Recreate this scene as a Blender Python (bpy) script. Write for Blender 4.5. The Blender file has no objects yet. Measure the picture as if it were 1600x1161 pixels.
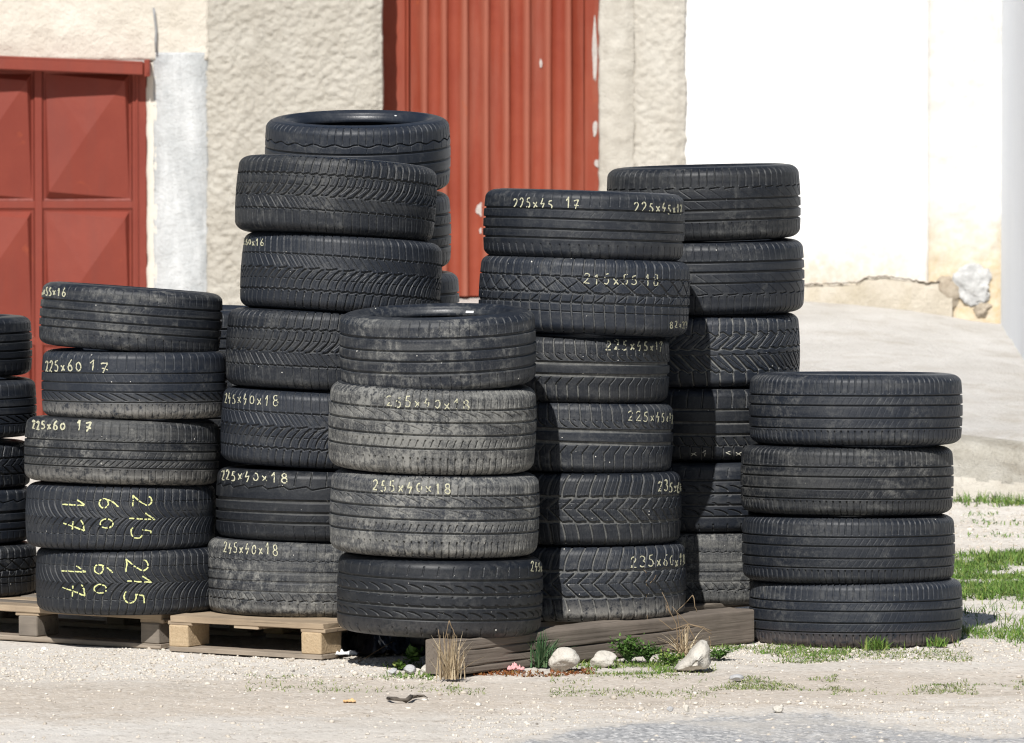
import bpy, math, random
import numpy as np
from mathutils import Vector, Matrix, Euler

C = bpy.context.scene.collection
SC = bpy.context.scene
R_ = math.radians

# ------------------------------------------------------------------ camera, sky, sun, exposure
FPX, CAMY, CAMZ, PITCH = 12220.0, -26.0, 2.465, R_(3.2)
cam = bpy.data.cameras.new('camera')
cam.sensor_width = 36.0
cam.lens = FPX / 1600.0 * 36.0
cam.clip_start, cam.clip_end = 0.5, 2000
cam.dof.use_dof = True
cam.dof.focus_distance = 26.9
cam.dof.aperture_fstop = 10.0
camo = bpy.data.objects.new('camera', cam)
C.objects.link(camo)
camo.location = (0, CAMY, CAMZ)
camo.rotation_euler = (R_(90) - PITCH, 0, 0)
SC.camera = camo

SUN_EL, SUN_AZ = R_(45), R_(12)          # azimuth: degrees left of the viewing axis, in front
sdir = Vector((-math.sin(SUN_AZ) * math.cos(SUN_EL), -math.cos(SUN_AZ) * math.cos(SUN_EL), math.sin(SUN_EL)))
w = bpy.data.worlds.new('World')
SC.world = w
w.use_nodes = True
nt = w.node_tree
sky = nt.nodes.new('ShaderNodeTexSky')
sky.sky_type = 'NISHITA'
sky.sun_disc = False
sky.sun_elevation = SUN_EL
sky.sun_rotation = math.atan2(sdir.x, sdir.y)
sky.dust_density = 0.6
nt.links.new(sky.outputs[0], nt.nodes['Background'].inputs[0])
nt.nodes['Background'].inputs[1].default_value = 0.05
sl = bpy.data.lights.new('sun', 'SUN')
sl.energy = 5.0
sl.angle = R_(0.53)
sl.color = (1.0, 0.972, 0.93)
so = bpy.data.objects.new('sun', sl)
C.objects.link(so)
so.rotation_euler = sdir.to_track_quat('Z', 'Y').to_euler()
so.location = sdir * 30
SC.view_settings.view_transform = 'Standard'
SC.view_settings.look = 'None'
SC.view_settings.exposure = 0.12
SC.view_settings.gamma = 1.0
SC.cycles.use_denoising = True
SC.cycles.filter_width = 1.15
SC.cycles.max_bounces = 6

rng = np.random.default_rng(7)
random.seed(7)

# ------------------------------------------------------------------ picture <-> place
FWD = np.array([0, math.cos(PITCH), -math.sin(PITCH)])
UP = np.array([0, math.sin(PITCH), math.cos(PITCH)])
CAM = np.array([0, CAMY, CAMZ])

def ray(px, py):
    return FWD + np.array([(px - 800) / FPX, 0, 0]) - UP * ((py - 580.5) / FPX)

def at_y(px, py, Y):
    d = ray(px, py)
    return CAM + d * ((Y - CAMY) / d[1])

def at_z(px, py, z=0.0):
    d = ray(px, py)
    return CAM + d * ((z - CAMZ) / d[2])

# ------------------------------------------------------------------ numpy noise
def _hash(ix, iy, seed):
    n = (ix.astype(np.int64) * 374761393 + iy.astype(np.int64) * 668265263 + seed * 1442695041) & 0xffffffff
    n = ((n ^ (n >> 13)) * 1274126177) & 0xffffffff
    return ((n ^ (n >> 16)) & 0xffff) / 65535.0

def vnoise(x, y, seed=0):
    x = np.asarray(x, float); y = np.asarray(y, float)
    ix, iy = np.floor(x), np.floor(y)
    fx, fy = x - ix, y - iy
    fx = fx * fx * (3 - 2 * fx); fy = fy * fy * (3 - 2 * fy)
    a = _hash(ix, iy, seed); b = _hash(ix + 1, iy, seed)
    c = _hash(ix, iy + 1, seed); d = _hash(ix + 1, iy + 1, seed)
    return (a * (1 - fx) + b * fx) * (1 - fy) + (c * (1 - fx) + d * fx) * fy - 0.5

def fbm(x, y, seed=0, octv=4, gain=0.5):
    s = 0; amp = 1; f = 1
    for o in range(octv):
        s = s + amp * vnoise(np.asarray(x) * f, np.asarray(y) * f, seed + o * 17)
        amp *= gain; f *= 2.03
    return s

# ------------------------------------------------------------------ object helpers
def setp(o, label=None, cat=None, group=None, kind=None):
    if label: o['label'] = label
    if cat: o['category'] = cat
    if group: o['group'] = group
    if kind: o['kind'] = kind
    return o

def empty(name, loc=(0, 0, 0), rot=(0, 0, 0)):
    o = bpy.data.objects.new(name, None)
    o.empty_display_size = 0.1
    C.objects.link(o)
    o.location = loc
    o.rotation_euler = rot
    return o

def link(name, me, parent=None):
    o = bpy.data.objects.new(name, me)
    C.objects.link(o)
    if parent is not None: o.parent = parent
    return o

def raw_mesh(name, verts, faces, mat, smooth=False, attr=None):
    """faces: (n,4) or (n,3) int array or list of lists"""
    me = bpy.data.meshes.new(name)
    verts = np.asarray(verts, np.float32).reshape(-1, 3)
    if isinstance(faces, np.ndarray):
        k = faces.shape[1]
        n = faces.shape[0]
        me.vertices.add(len(verts))
        me.vertices.foreach_set('co', verts.ravel())
        me.loops.add(n * k)
        me.loops.foreach_set('vertex_index', faces.astype(np.int32).ravel())
        me.polygons.add(n)
        me.polygons.foreach_set('loop_start', np.arange(0, n * k, k, dtype=np.int32))
        me.update(calc_edges=True)
    else:
        me.from_pydata([tuple(map(float, v)) for v in verts], [], faces)
        me.update()
    if smooth:
        me.polygons.foreach_set('use_smooth', np.ones(len(me.polygons), bool))
    if attr:
        for an, av in attr.items():
            a = me.attributes.new(an, 'FLOAT', 'POINT')
            a.data.foreach_set('value', np.asarray(av, np.float32).ravel())
    if mat: me.materials.append(mat)
    return me

def grid_faces(nv, nu, wrap):
    i = np.arange(nv - 1)[:, None]
    j = np.arange(nu if wrap else nu - 1)[None, :]
    j2 = (j + 1) % nu
    f = np.stack([i * nu + j + 0 * i, i * nu + j2, (i + 1) * nu + j2, (i + 1) * nu + j + 0 * j2], -1)
    return f.reshape(-1, 4)

class MB:
    """collects shapes into one mesh"""
    def __init__(s): s.v = []; s.f = []
    def add(s, vs, fs):
        o = len(s.v); s.v += [tuple(v) for v in vs]; s.f += [[i + o for i in f] for f in fs]
    def box(s, c, size, rot=None, bev=0.0, jit=0.0):
        x, y, z = [q / 2 for q in size]
        b = min(bev, x * .9, y * .9, z * .9)
        if b <= 0:
            vs = [(sx * x, sy * y, sz * z) for sx in (-1, 1) for sy in (-1, 1) for sz in (-1, 1)]
            fs = [[0, 1, 3, 2], [4, 6, 7, 5], [0, 4, 5, 1], [2, 3, 7, 6], [0, 2, 6, 4], [1, 5, 7, 3]]
        else:
            vs = []; idx = {}
            for sx in (-1, 1):
                for sy in (-1, 1):
                    for sz in (-1, 1):
                        for a in range(3):
                            p = [sx * x, sy * y, sz * z]
                            for k in range(3):
                                if k != a: p[k] -= (sx, sy, sz)[k] * b
                            idx[(sx, sy, sz, a)] = len(vs); vs.append(tuple(p))
            fs = []
            for a in range(3):
                o1, o2 = (a + 1) % 3, (a + 2) % 3
                for sg in (-1, 1):
                    q = []
                    for s1, s2 in ((-1, -1), (1, -1), (1, 1), (-1, 1)):
                        k = [0, 0, 0]; k[a] = sg; k[o1] = s1; k[o2] = s2
                        q.append(idx[(*k, a)])
                    fs.append(q if sg > 0 else q[::-1])
                for s1 in (-1, 1):
                    for s2 in (-1, 1):
                        k0 = [0, 0, 0]; k1 = [0, 0, 0]
                        k0[o1] = k1[o1] = s1; k0[o2] = k1[o2] = s2; k0[a] = -1; k1[a] = 1
                        q = [idx[(*k0, o1)], idx[(*k1, o1)], idx[(*k1, o2)], idx[(*k0, o2)]]
                        fs.append(q if s1 * s2 < 0 else q[::-1])
            for sx in (-1, 1):
                for sy in (-1, 1):
                    for sz in (-1, 1):
                        q = [idx[(sx, sy, sz, 0)], idx[(sx, sy, sz, 1)], idx[(sx, sy, sz, 2)]]
                        fs.append(q if sx * sy * sz > 0 else q[::-1])
        out = []
        for p in vs:
            p = Vector(p)
            if jit: p += Vector((random.uniform(-jit, jit), random.uniform(-jit, jit), random.uniform(-jit, jit)))
            if rot is not None: p = rot @ p
            out.append(p + Vector(c))
        s.add(out, fs)
    def tube(s, pts, r0, r1=None, n=5):
        r1 = r0 if r1 is None else r1
        rings = []
        m = len(pts)
        for i, p in enumerate(pts):
            p = Vector(p)
            t = Vector(pts[min(i + 1, m - 1)]) - Vector(pts[max(i - 1, 0)])
            t.normalize()
            a = t.orthogonal().normalized(); b = t.cross(a)
            r = r0 + (r1 - r0) * i / (m - 1)
            rings.append([p + (a * math.cos(k * 2 * math.pi / n) + b * math.sin(k * 2 * math.pi / n)) * r for k in range(n)])
        vs = [q for rg in rings for q in rg]
        fs = []
        for i in range(m - 1):
            for k in range(n):
                fs.append([i * n + k, i * n + (k + 1) % n, (i + 1) * n + (k + 1) % n, (i + 1) * n + k])
        fs.append(list(range(n))[::-1]); fs.append([(m - 1) * n + k for k in range(n)])
        s.add(vs, fs)
    def build(s, name, mat, parent=None, smooth=False):
        return link(name, raw_mesh(name, s.v, s.f, mat, smooth), parent)

# ------------------------------------------------------------------ materials
class NT:
    def __init__(s, name):
        s.m = bpy.data.materials.new(name); s.m.use_nodes = True
        s.t = s.m.node_tree; s.b = s.t.nodes['Principled BSDF']
    def n(s, typ, **kw):
        nd = s.t.nodes.new(typ)
        for k, v in kw.items():
            if k.startswith('i_'):
                key = k[2:]
                key = int(key) if key.isdigit() else key
                if isinstance(v, bpy.types.NodeSocket): s.t.links.new(v, nd.inputs[key])
                else: nd.inputs[key].default_value = v
            else: setattr(nd, k, v)
        return nd
    def l(s, a, b): s.t.links.new(a, b)
    def set(s, key, v):
        if isinstance(v, bpy.types.NodeSocket): s.l(v, s.b.inputs[key])
        else: s.b.inputs[key].default_value = v
    def coord(s, kind='Object'):
        return s.n('ShaderNodeTexCoord').outputs[kind]
    def pos(s):
        return s.n('ShaderNodeNewGeometry').outputs['Position']
    def mapped(s, co, scale=(1, 1, 1), loc=None):
        mp = s.n('ShaderNodeMapping', i_Vector=co)
        mp.inputs['Scale'].default_value = scale
        if loc is not None:
            if isinstance(loc, bpy.types.NodeSocket): s.l(loc, mp.inputs['Location'])
            else: mp.inputs['Location'].default_value = loc
        return mp.outputs[0]
    def noise(s, co, scale, detail=4, rough=0.55, dist=0.0):
        return s.n('ShaderNodeTexNoise', i_Vector=co, i_Scale=scale, i_Detail=detail, i_Roughness=rough, i_Distortion=dist).outputs['Fac']
    def vor(s, co, scale, out='Distance', feature='F1', rand=1.0):
        v = s.n('ShaderNodeTexVoronoi', feature=feature, i_Vector=co, i_Scale=scale)
        v.inputs['Randomness'].default_value = rand
        return v.outputs[out]
    def ramp(s, fac, stops):
        r = s.n('ShaderNodeValToRGB', i_Fac=fac)
        e = r.color_ramp.elements
        while len(e) < len(stops): e.new(0.5)
        for el, (p, c) in zip(e, stops):
            el.position = p
            el.color = (c, c, c, 1) if not isinstance(c, tuple) else (*c, 1)
        return r.outputs[0]
    def mix(s, fac, a, b, blend='MIX'):
        m = s.n('ShaderNodeMix', data_type='RGBA', blend_type=blend)
        for sock, v in ((m.inputs[0], fac), (m.inputs[6], a), (m.inputs[7], b)):
            if isinstance(v, bpy.types.NodeSocket): s.l(v, sock)
            elif isinstance(v, tuple): sock.default_value = (*v, 1)
            else: sock.default_value = v
        return m.outputs[2]
    def math(s, op, a, b=None, clamp=False):
        m = s.n('ShaderNodeMath', operation=op, use_clamp=clamp)
        for i, v in enumerate((a, b)):
            if v is None: continue
            if isinstance(v, bpy.types.NodeSocket): s.l(v, m.inputs[i])
            else: m.inputs[i].default_value = v
        return m.outputs[0]
    def attr(s, name, kind='GEOMETRY', out='Fac'):
        return s.n('ShaderNodeAttribute', attribute_name=name, attribute_type=kind).outputs[out]
    def sep(s, co):
        return s.n('ShaderNodeSeparateXYZ', i_0=co).outputs
    def bump(s, h, strength=0.5, dist=0.01, nrm=None):
        b = s.n('ShaderNodeBump', i_Height=h)
        b.inputs['Strength'].default_value = strength
        b.inputs['Distance'].default_value = dist
        if nrm is not None: s.l(nrm, b.inputs['Normal'])
        return b.outputs[0]

def mat_rubber(name, tread=True):
    t = NT(name)
    co = t.coord('Object')
    seed = t.attr('seed', 'OBJECT')
    off = t.n('ShaderNodeCombineXYZ', i_0=seed, i_1=t.math('MULTIPLY', seed, 1.7), i_2=t.math('MULTIPLY', seed, 0.6)).outputs[0]
    c1 = t.n('ShaderNodeVectorMath', operation='ADD', i_0=co, i_1=off).outputs[0]
    dust = t.attr('dust', 'OBJECT')
    big = t.noise(c1, 7.0, 6, 0.68)
    streak = t.noise(t.mapped(c1, (52, 52, 7)), 1.0, 5, 0.7)
    fine = t.noise(c1, 190, 3, 0.7)
    mid = t.noise(c1, 48, 6, 0.74)
    band = t.noise(t.mapped(c1, (2.5, 2.5, 40)), 1.0, 3, 0.6)
    # amount of dry dust lying on the rubber
    a = t.math('MULTIPLY', t.ramp(big, [(0.46, 0.0), (0.66, 1.0)]), t.ramp(mid, [(0.45, 0.0), (0.60, 1.0)]))
    b = t.math('MULTIPLY', t.ramp(streak, [(0.53, 0.0), (0.74, 1.0)]), 0.34)
    c = t.math('MULTIPLY', t.ramp(fine, [(0.48, 0.0), (0.72, 1.0)]), 0.5)
    d = t.math('MULTIPLY', t.ramp(band, [(0.45, 0.0), (0.7, 1.0)]), 0.35)
    s = t.math('ADD', t.math('ADD', a, b), t.math('MULTIPLY', c, t.math('ADD', a, 0.35)))
    s = t.math('ADD', s, d)
    extra = t.math('MULTIPLY', t.math('MAXIMUM', t.math('SUBTRACT', dust, 0.8), 0.0), t.math('MULTIPLY', t.ramp(fine, [(0.34, 0.10), (0.62, 1.0)]), t.ramp(mid, [(0.32, 0.25), (0.6, 0.85)])))
    fac = t.math('ADD', t.math('MULTIPLY', s, dust), extra, True)
    if tread:
        g = t.attr('groove')
        gd = t.attr('gdust', 'OBJECT')
        gfac = t.math('MULTIPLY', t.math('MULTIPLY', g, gd), t.ramp(mid, [(0.3, 0.35), (0.62, 1.0)]))
        fac = t.math('MAXIMUM', fac, gfac, True)
    low = t.attr('mud', 'OBJECT')
    z = t.sep(co)[2]
    zz = t.ramp(t.math('ADD', t.math('MULTIPLY', z, 4.2), t.math('MULTIPLY', t.math('SUBTRACT', mid, 0.5), 0.6)), [(0.05, 1.0), (0.33, 0.0)])
    mudf = t.math('MULTIPLY', t.math('MULTIPLY', zz, low), t.ramp(mid, [(0.38, 0.0), (0.58, 1.0)]), True)
    tone = t.mix(big, (0.0054, 0.0076, 0.0130), (0.0104, 0.0138, 0.0210))
    tn = t.attr('tone', 'OBJECT')
    tone = t.mix(1.0, tone, t.n('ShaderNodeCombineXYZ', i_0=tn, i_1=tn, i_2=tn).outputs[0], 'MULTIPLY')
    tone = t.mix(t.math('MULTIPLY', t.ramp(fine, [(0.35, 0.0), (0.7, 1.0)]), 0.35), tone, (0.026, 0.031, 0.040))
    col = t.mix(t.math('MULTIPLY', fac, 0.70), tone, t.mix(mid, (0.155, 0.158, 0.152), (0.36, 0.352, 0.322)))
    col = t.mix(mudf, col, t.mix(t.attr('mudred', 'OBJECT'), (0.42, 0.40, 0.36), (0.29, 0.20, 0.15)))
    # pale specks of lime and bird dirt
    vd = t.vor(c1, 62)
    cc = t.sep(t.vor(c1, 62, 'Color'))
    cell = cc[0]
    spk = t.math('MULTIPLY', t.math('LESS_THAN', vd, t.math('ADD', 0.045, t.math('MULTIPLY', t.math('POWER', cc[1], 3.0), 0.13))), t.math('GREATER_THAN', cell, t.attr('speck', 'OBJECT')))
    col = t.mix(spk, col, (0.62, 0.60, 0.55))
    t.set('Base Color', col)
    t.set('Roughness', t.ramp(fac, [(0.0, 0.48 if tread else 0.38), (0.6, 0.9)]))
    t.set('Specular IOR Level', 0.40 if tread else 0.55)
    hgt = t.math('ADD', t.math('MULTIPLY', fine, 0.6), t.math('MULTIPLY', streak, 0.9))
    t.set('Normal', t.bump(hgt, 0.32, 0.0022))
    return t.m

def mat_plain(name, c1, c2, scale=6, rough=0.8, bump=0.2, bscale=80, bdist=0.004, detail=6, stretch=(1, 1, 1), spec=0.3):
    t = NT(name)
    co = t.mapped(t.coord('Object'), stretch)
    n = t.noise(co, scale, detail, 0.6)
    n2 = t.noise(co, bscale, 4, 0.6)
    col = t.mix(t.ramp(n, [(0.3, 0.0), (0.7, 1.0)]), c1, c2)
    col = t.mix(t.math('MULTIPLY', t.math('SUBTRACT', 0.62, n2), 0.9, True), col, tuple(q * 0.6 for q in c1))
    t.set('Base Color', col)
    t.set('Roughness', rough)
    t.set('Specular IOR Level', spec)
    t.set('Normal', t.bump(n2, bump, bdist))
    return t.m

def mat_plaster(name, c1, c2, stain, stain_amt=0.5, sc=2.5, bump=0.5, bsc=45, bd=0.01):
    t = NT(name)
    co = t.pos()
    n = t.noise(co, sc, 6, 0.62)
    st = t.noise(t.mapped(co, (3.0, 3.0, 0.8)), 1.3, 6, 0.68, 0.4)
    fine = t.noise(co, bsc, 5, 0.62)
    gran = t.noise(co, bsc * 3.5, 3, 0.6)
    col = t.mix(t.ramp(n, [(0.32, 0.0), (0.68, 1.0)]), c1, c2)
    col = t.mix(t.math('MULTIPLY', t.ramp(st, [(0.5, 0.0), (0.72, 1.0)]), stain_amt), col, stain)
    col = t.mix(t.math('MULTIPLY', t.ramp(gran, [(0.5, 0.0), (0.75, 1.0)]), 0.22), col, tuple(q * 0.55 for q in stain))
    t.set('Base Color', col)
    t.set('Roughness', 0.9)
    t.set('Specular IOR Level', 0.15)
    t.set('Normal', t.bump(t.math('ADD', fine, t.math('MULTIPLY', gran, 0.4)), bump, bd))
    return t.m

def mat_red(name, c1, c2, faded, fade_amt):
    t = NT(name)
    co = t.pos()
    n = t.noise(co, 2.2, 6, 0.65, 0.3)
    v = t.noise(t.mapped(co, (9, 9, 0.8)), 1.2, 5, 0.65)
    f = t.noise(co, 60, 4, 0.6)
    col = t.mix(t.ramp(n, [(0.35, 0.0), (0.65, 1.0)]), c1, c2)
    col = t.mix(t.math('MULTIPLY', t.ramp(v, [(0.48, 0.0), (0.72, 1.0)]), fade_amt), col, faded)
    col = t.mix(t.math('MULTIPLY', t.attr('wear'), 0.55), col, tuple(min(1, q * 1.25) for q in faded))
    rust = t.noise(co, 5.5, 7, 0.7, 0.6)
    col = t.mix(t.ramp(rust, [(0.64, 0.0), (0.74, 0.65)]), col, (0.40, 0.095, 0.035))
    t.set('Base Color', col)
    t.set('Roughness', t.ramp(f, [(0.3, 0.5), (0.7, 0.68)]))
    t.set('Specular IOR Level', 0.3)
    t.set('Normal', t.bump(t.math('ADD', n, t.math('MULTIPLY', f, 0.12)), 0.25, 0.012))
    return t.m

def mat_wood(name, c1, c2, dark, axis_scale=(2, 30, 30), rough=0.85):
    t = NT(name)
    co = t.coord('Object')
    sd = t.n('ShaderNodeObjectInfo').outputs['Random']
    co = t.n('ShaderNodeVectorMath', operation='ADD', i_0=co, i_1=t.n('ShaderNodeCombineXYZ', i_0=t.math('MULTIPLY', sd, 9.0), i_1=t.math('MULTIPLY', sd, 5.0), i_2=sd).outputs[0]).outputs[0]
    g = t.noise(t.mapped(co, axis_scale), 1.0, 6, 0.65, 0.12)
    b = t.noise(co, 4, 4, 0.6)
    cr = t.noise(t.mapped(co, (axis_scale[0] * 0.6, axis_scale[1] * 2.2, axis_scale[2] * 2.2)), 1.0, 4, 0.6, 0.08)
    col = t.mix(t.ramp(g, [(0.3, 0.0), (0.7, 1.0)]), c1, c2)
    col = t.mix(t.math('MULTIPLY', t.ramp(b, [(0.42, 0.0), (0.7, 1.0)]), 0.7), col, dark)
    col = t.mix(t.ramp(cr, [(0.62, 0.0), (0.70, 0.8)]), col, tuple(q * 0.35 for q in dark))
    t.set('Base Color', col)
    t.set('Roughness', rough)
    t.set('Specular IOR Level', 0.2)
    t.set('Normal', t.bump(t.math('SUBTRACT', g, t.math('MULTIPLY', t.ramp(cr, [(0.6, 0.0), (0.7, 1.0)]), 0.8)), 0.5, 0.004))
    return t.m

def mat_ground(name):
    t = NT(name)
    co = t.pos()
    xyz = t.sep(co)
    n1 = t.noise(co, 0.9, 6, 0.62)
    n2 = t.noise(t.mapped(co, (2.4, 5.5, 1)), 1.0, 6, 0.68, 0.5)
    n3 = t.noise(co, 42, 5, 0.7)
    n4 = t.noise(co, 170, 3, 0.6)
    col = t.mix(t.ramp(n1, [(0.35, 0.0), (0.65, 1.0)]), (0.58, 0.535, 0.475), (0.68, 0.645, 0.595))
    # belt of brown trodden earth in front of the stacks, paler dust nearer the road
    yb = t.math('ADD', xyz[1], t.math('MULTIPLY', t.math('SUBTRACT', n2, 0.5), 1.3))
    yb = t.math('ADD', yb, t.math('MULTIPLY', xyz[0], -0.16))
    belt = t.ramp(t.math('MULTIPLY', t.math('ADD', yb, 3.0), 0.2), [(0.30, 0.0), (0.40, 0.9), (0.56, 0.8), (0.63, 0.05)])
    col = t.mix(t.math('MULTIPLY', belt, 0.75), col, t.mix(n3, (0.43, 0.355, 0.28), (0.58, 0.50, 0.41)))
    col = t.mix(t.math('MULTIPLY', t.ramp(n2, [(0.54, 0.0), (0.72, 1.0)]), 0.5), col, (0.33, 0.28, 0.22))
    # crumbs: each cell its own tone
    cell = t.vor(co, 75, 'Color')
    cv = t.sep(cell)[0]
    col = t.mix(t.math('MULTIPLY', t.ramp(cv, [(0.70, 0.0), (0.9, 1.0)]), 0.4), col, (0.72, 0.68, 0.62))
    col = t.mix(t.math('MULTIPLY', t.ramp(cv, [(0.03, 1.0), (0.10, 0.0)]), 0.45), col, (0.25, 0.215, 0.18))
    col = t.mix(t.math('MULTIPLY', t.ramp(n3, [(0.55, 0.0), (0.75, 1.0)]), 0.25), col, (0.30, 0.25, 0.2))
    t.set('Base Color', col)
    t.set('Roughness', 0.95)
    t.set('Specular IOR Level', 0.1)
    h = t.math('ADD', t.math('MULTIPLY', n3, 1.4), t.math('MULTIPLY', n4, 0.5))
    h = t.math('ADD', h, t.math('MULTIPLY', t.math('SUBTRACT', 0.6, t.vor(co, 75)), 0.7))
    t.set('Normal', t.bump(h, 0.45, 0.008))
    return t.m

def mat_asphalt(name):
    t = NT(name)
    co = t.pos()
    cell = t.sep(t.vor(co, 78, 'Color'))[0]
    n1 = t.noise(co, 1.6, 5, 0.6)
    n3 = t.noise(co, 50, 4, 0.7)
    col = t.mix(cell, (0.23, 0.232, 0.236), (0.54, 0.535, 0.53))
    col = t.mix(t.math('MULTIPLY', t.ramp(cell, [(0.8, 0.0), (0.95, 1.0)]), 0.8), col, (0.72, 0.70, 0.67))
    col = t.mix(t.math('MULTIPLY', t.ramp(t.math('ADD', n1, t.math('MULTIPLY', t.math('SUBTRACT', n3, 0.5), 0.5)), [(0.45, 0.0), (0.65, 1.0)]), 0.7), col, (0.58, 0.54, 0.48))
    vg = t.math('ADD', t.math('MULTIPLY', t.attr('verge'), 1.25), t.math('MULTIPLY', t.math('SUBTRACT', n3, 0.5), 2.2))
    vg = t.math('ADD', vg, t.math('MULTIPLY', t.math('SUBTRACT', n1, 0.5), 1.2))
    col = t.mix(t.ramp(vg, [(0.35, 0.0), (0.75, 0.95)]), col, t.mix(cell, (0.52, 0.475, 0.415), (0.66, 0.62, 0.565)))
    t.set('Base Color', col)
    t.set('Roughness', 0.9)
    t.set('Specular IOR Level', 0.15)
    t.set('Normal', t.bump(t.math('ADD', cell, n3), 0.6, 0.006))
    return t.m

def mat_stone(name, c1, c2):
    t = NT(name)
    co = t.coord('Object')
    n = t.noise(co, 14, 6, 0.65)
    n2 = t.noise(co, 90, 4, 0.65)
    col = t.mix(t.ramp(n, [(0.35, 0.0), (0.65, 1.0)]), c1, c2)
    col = t.mix(t.math('MULTIPLY', t.ramp(n2, [(0.52, 0.0), (0.75, 1.0)]), 0.35), col, tuple(q * 0.45 for q in c1))
    t.set('Base Color', col); t.set('Roughness', 0.9); t.set('Specular IOR Level', 0.15)
    t.set('Normal', t.bump(t.math('ADD', n, t.math('MULTIPLY', n2, 0.5)), 0.7, 0.012))
    return t.m

def mat_gravel(name):
    t = NT(name)
    r = t.attr('tint')
    col = t.ramp(r, [(0.0, (0.16, 0.145, 0.13)), (0.12, (0.42, 0.37, 0.31)), (0.45, (0.60, 0.545, 0.47)), (0.75, (0.72, 0.68, 0.62)), (1.0, (0.82, 0.80, 0.77))])
    t.set('Base Color', col); t.set('Roughness', 0.9); t.set('Specular IOR Level', 0.15)
    return t.m

def mat_blade(name, c1, c2, c3, trans=0.25):
    t = NT(name)
    r = t.attr('tint')
    col = t.ramp(r, [(0.0, c1), (0.5, c2), (1.0, c3)])
    t.set('Base Color', col); t.set('Roughness', 0.6); t.set('Specular IOR Level', 0.25)
    t.set('Transmission Weight', 0.0)
    t.set('Subsurface Weight', 0.0)
    return t.m

M = {}
M['tread'] = mat_rubber('tread_rubber', True)
M['side'] = mat_rubber('sidewall_rubber', False)
M['chalk'] = mat_plain('yellow_chalk', (0.56, 0.545, 0.38), (0.40, 0.39, 0.29), 90, 0.95, 0.3, 300, 0.001)
M['chalk2'] = mat_plain('lime_chalk', (0.70, 0.72, 0.33), (0.55, 0.57, 0.27), 90, 0.95, 0.3, 300, 0.001)
M['chalkw'] = mat_plain('white_chalk', (0.72, 0.70, 0.58), (0.50, 0.49, 0.42), 90, 0.95, 0.3, 300, 0.001)
M['cream'] = mat_plaster('cream_plaster', (0.60, 0.55, 0.47), (0.70, 0.65, 0.57), (0.50, 0.44, 0.36), 0.4, 2.2, 0.7, 38, 0.016)
M['rough'] = mat_plaster('rough_render', (0.455, 0.422, 0.362), (0.545, 0.515, 0.455), (0.37, 0.34, 0.29), 0.65, 3.0, 0.8, 75, 0.012)
M['rough2'] = mat_plaster('pale_rough_render', (0.49, 0.455, 0.395), (0.57, 0.54, 0.48), (0.40, 0.365, 0.31), 0.6, 3.0, 0.7, 60, 0.010)
M['band'] = mat_plaster('smooth_band_plaster', (0.66, 0.61, 0.53), (0.72, 0.68, 0.60), (0.52, 0.47, 0.40), 0.4, 4, 0.4, 50, 0.008)
def mat_white_wall(nm='white_wall', c1=(0.80, 0.798, 0.79), c2=(0.70, 0.685, 0.655), sp=(0.56, 0.49, 0.39), up=0.0):
    t = NT(nm)
    co = t.pos()
    z = t.sep(co)[2]
    n = t.noise(co, 2.0, 6, 0.65)
    f = t.noise(co, 30, 5, 0.65)
    hl = t.noise(t.mapped(co, (6, 6, 1.0)), 1.0, 6, 0.7)
    splash = t.ramp(t.math('ADD', t.math('SUBTRACT', z, up), t.math('MULTIPLY', t.math('SUBTRACT', n, 0.5), 0.9)), [(0.62, 1.0), (0.80, 0.55), (1.0, 0.0)])
    col = t.mix(t.ramp(hl, [(0.42, 0.0), (0.7, 0.85)]), c1, c2)
    col = t.mix(t.math('MULTIPLY', splash, t.ramp(f, [(0.3, 0.5), (0.6, 1.0)])), col, sp)
    t.set('Base Color', col); t.set('Roughness', 0.9); t.set('Specular IOR Level', 0.15)
    t.set('Normal', t.bump(t.math('ADD', f, n), 0.35, 0.010))
    return t.m
M['white'] = mat_white_wall()
M['stained2'] = mat_white_wall('stained_wall', (0.70, 0.685, 0.645), (0.57, 0.545, 0.49), (0.56, 0.45, 0.29), 0.18)
#'white_plaster', (0.80, 0.80, 0.795), (0.84, 0.84, 0.835), (0.76, 0.745, 0.71), 0.3, 1.5, 0.2, 30, 0.006)
M['stained'] = mat_plaster('stained_plaster', (0.60, 0.57, 0.50), (0.74, 0.72, 0.68), (0.52, 0.43, 0.30), 0.75, 2.2, 0.5, 22, 0.012)
M['plinth'] = mat_plaster('plinth_render', (0.46, 0.41, 0.33), (0.58, 0.53, 0.45), (0.40, 0.34, 0.23), 0.7, 4, 0.8, 35, 0.015)
M['blue'] = mat_plaster('skylight_tinted_white', (0.76, 0.79, 0.84), (0.80, 0.83, 0.87), (0.72, 0.74, 0.77), 0.3, 1.5, 0.2, 30, 0.006)  # white wall; the bluish sky light is put into its colour
M['grey'] = mat_plaster('grey_cement', (0.40, 0.415, 0.42), (0.54, 0.55, 0.55), (0.74, 0.75, 0.75), 0.95, 3.2, 0.8, 34, 0.014)
M['red'] = mat_red('red_door_paint', (0.195, 0.036, 0.023), (0.235, 0.048, 0.030), (0.160, 0.044, 0.034), 0.4)
M['red2'] = mat_red('red_sheet_paint', (0.230, 0.041, 0.021), (0.285, 0.062, 0.032), (0.29, 0.105, 0.070), 0.6)
M['steel'] = mat_plain('weathered_steel', (0.34, 0.35, 0.36), (0.22, 0.22, 0.22), 30, 0.6, 0.2, 120)
M['pallet'] = mat_wood('pallet_wood', (0.33, 0.25, 0.17), (0.45, 0.355, 0.25), (0.20, 0.155, 0.115))
M['palletdusty'] = mat_wood('dusty_pallet_wood', (0.25, 0.205, 0.16), (0.36, 0.305, 0.245), (0.17, 0.14, 0.11))
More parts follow.
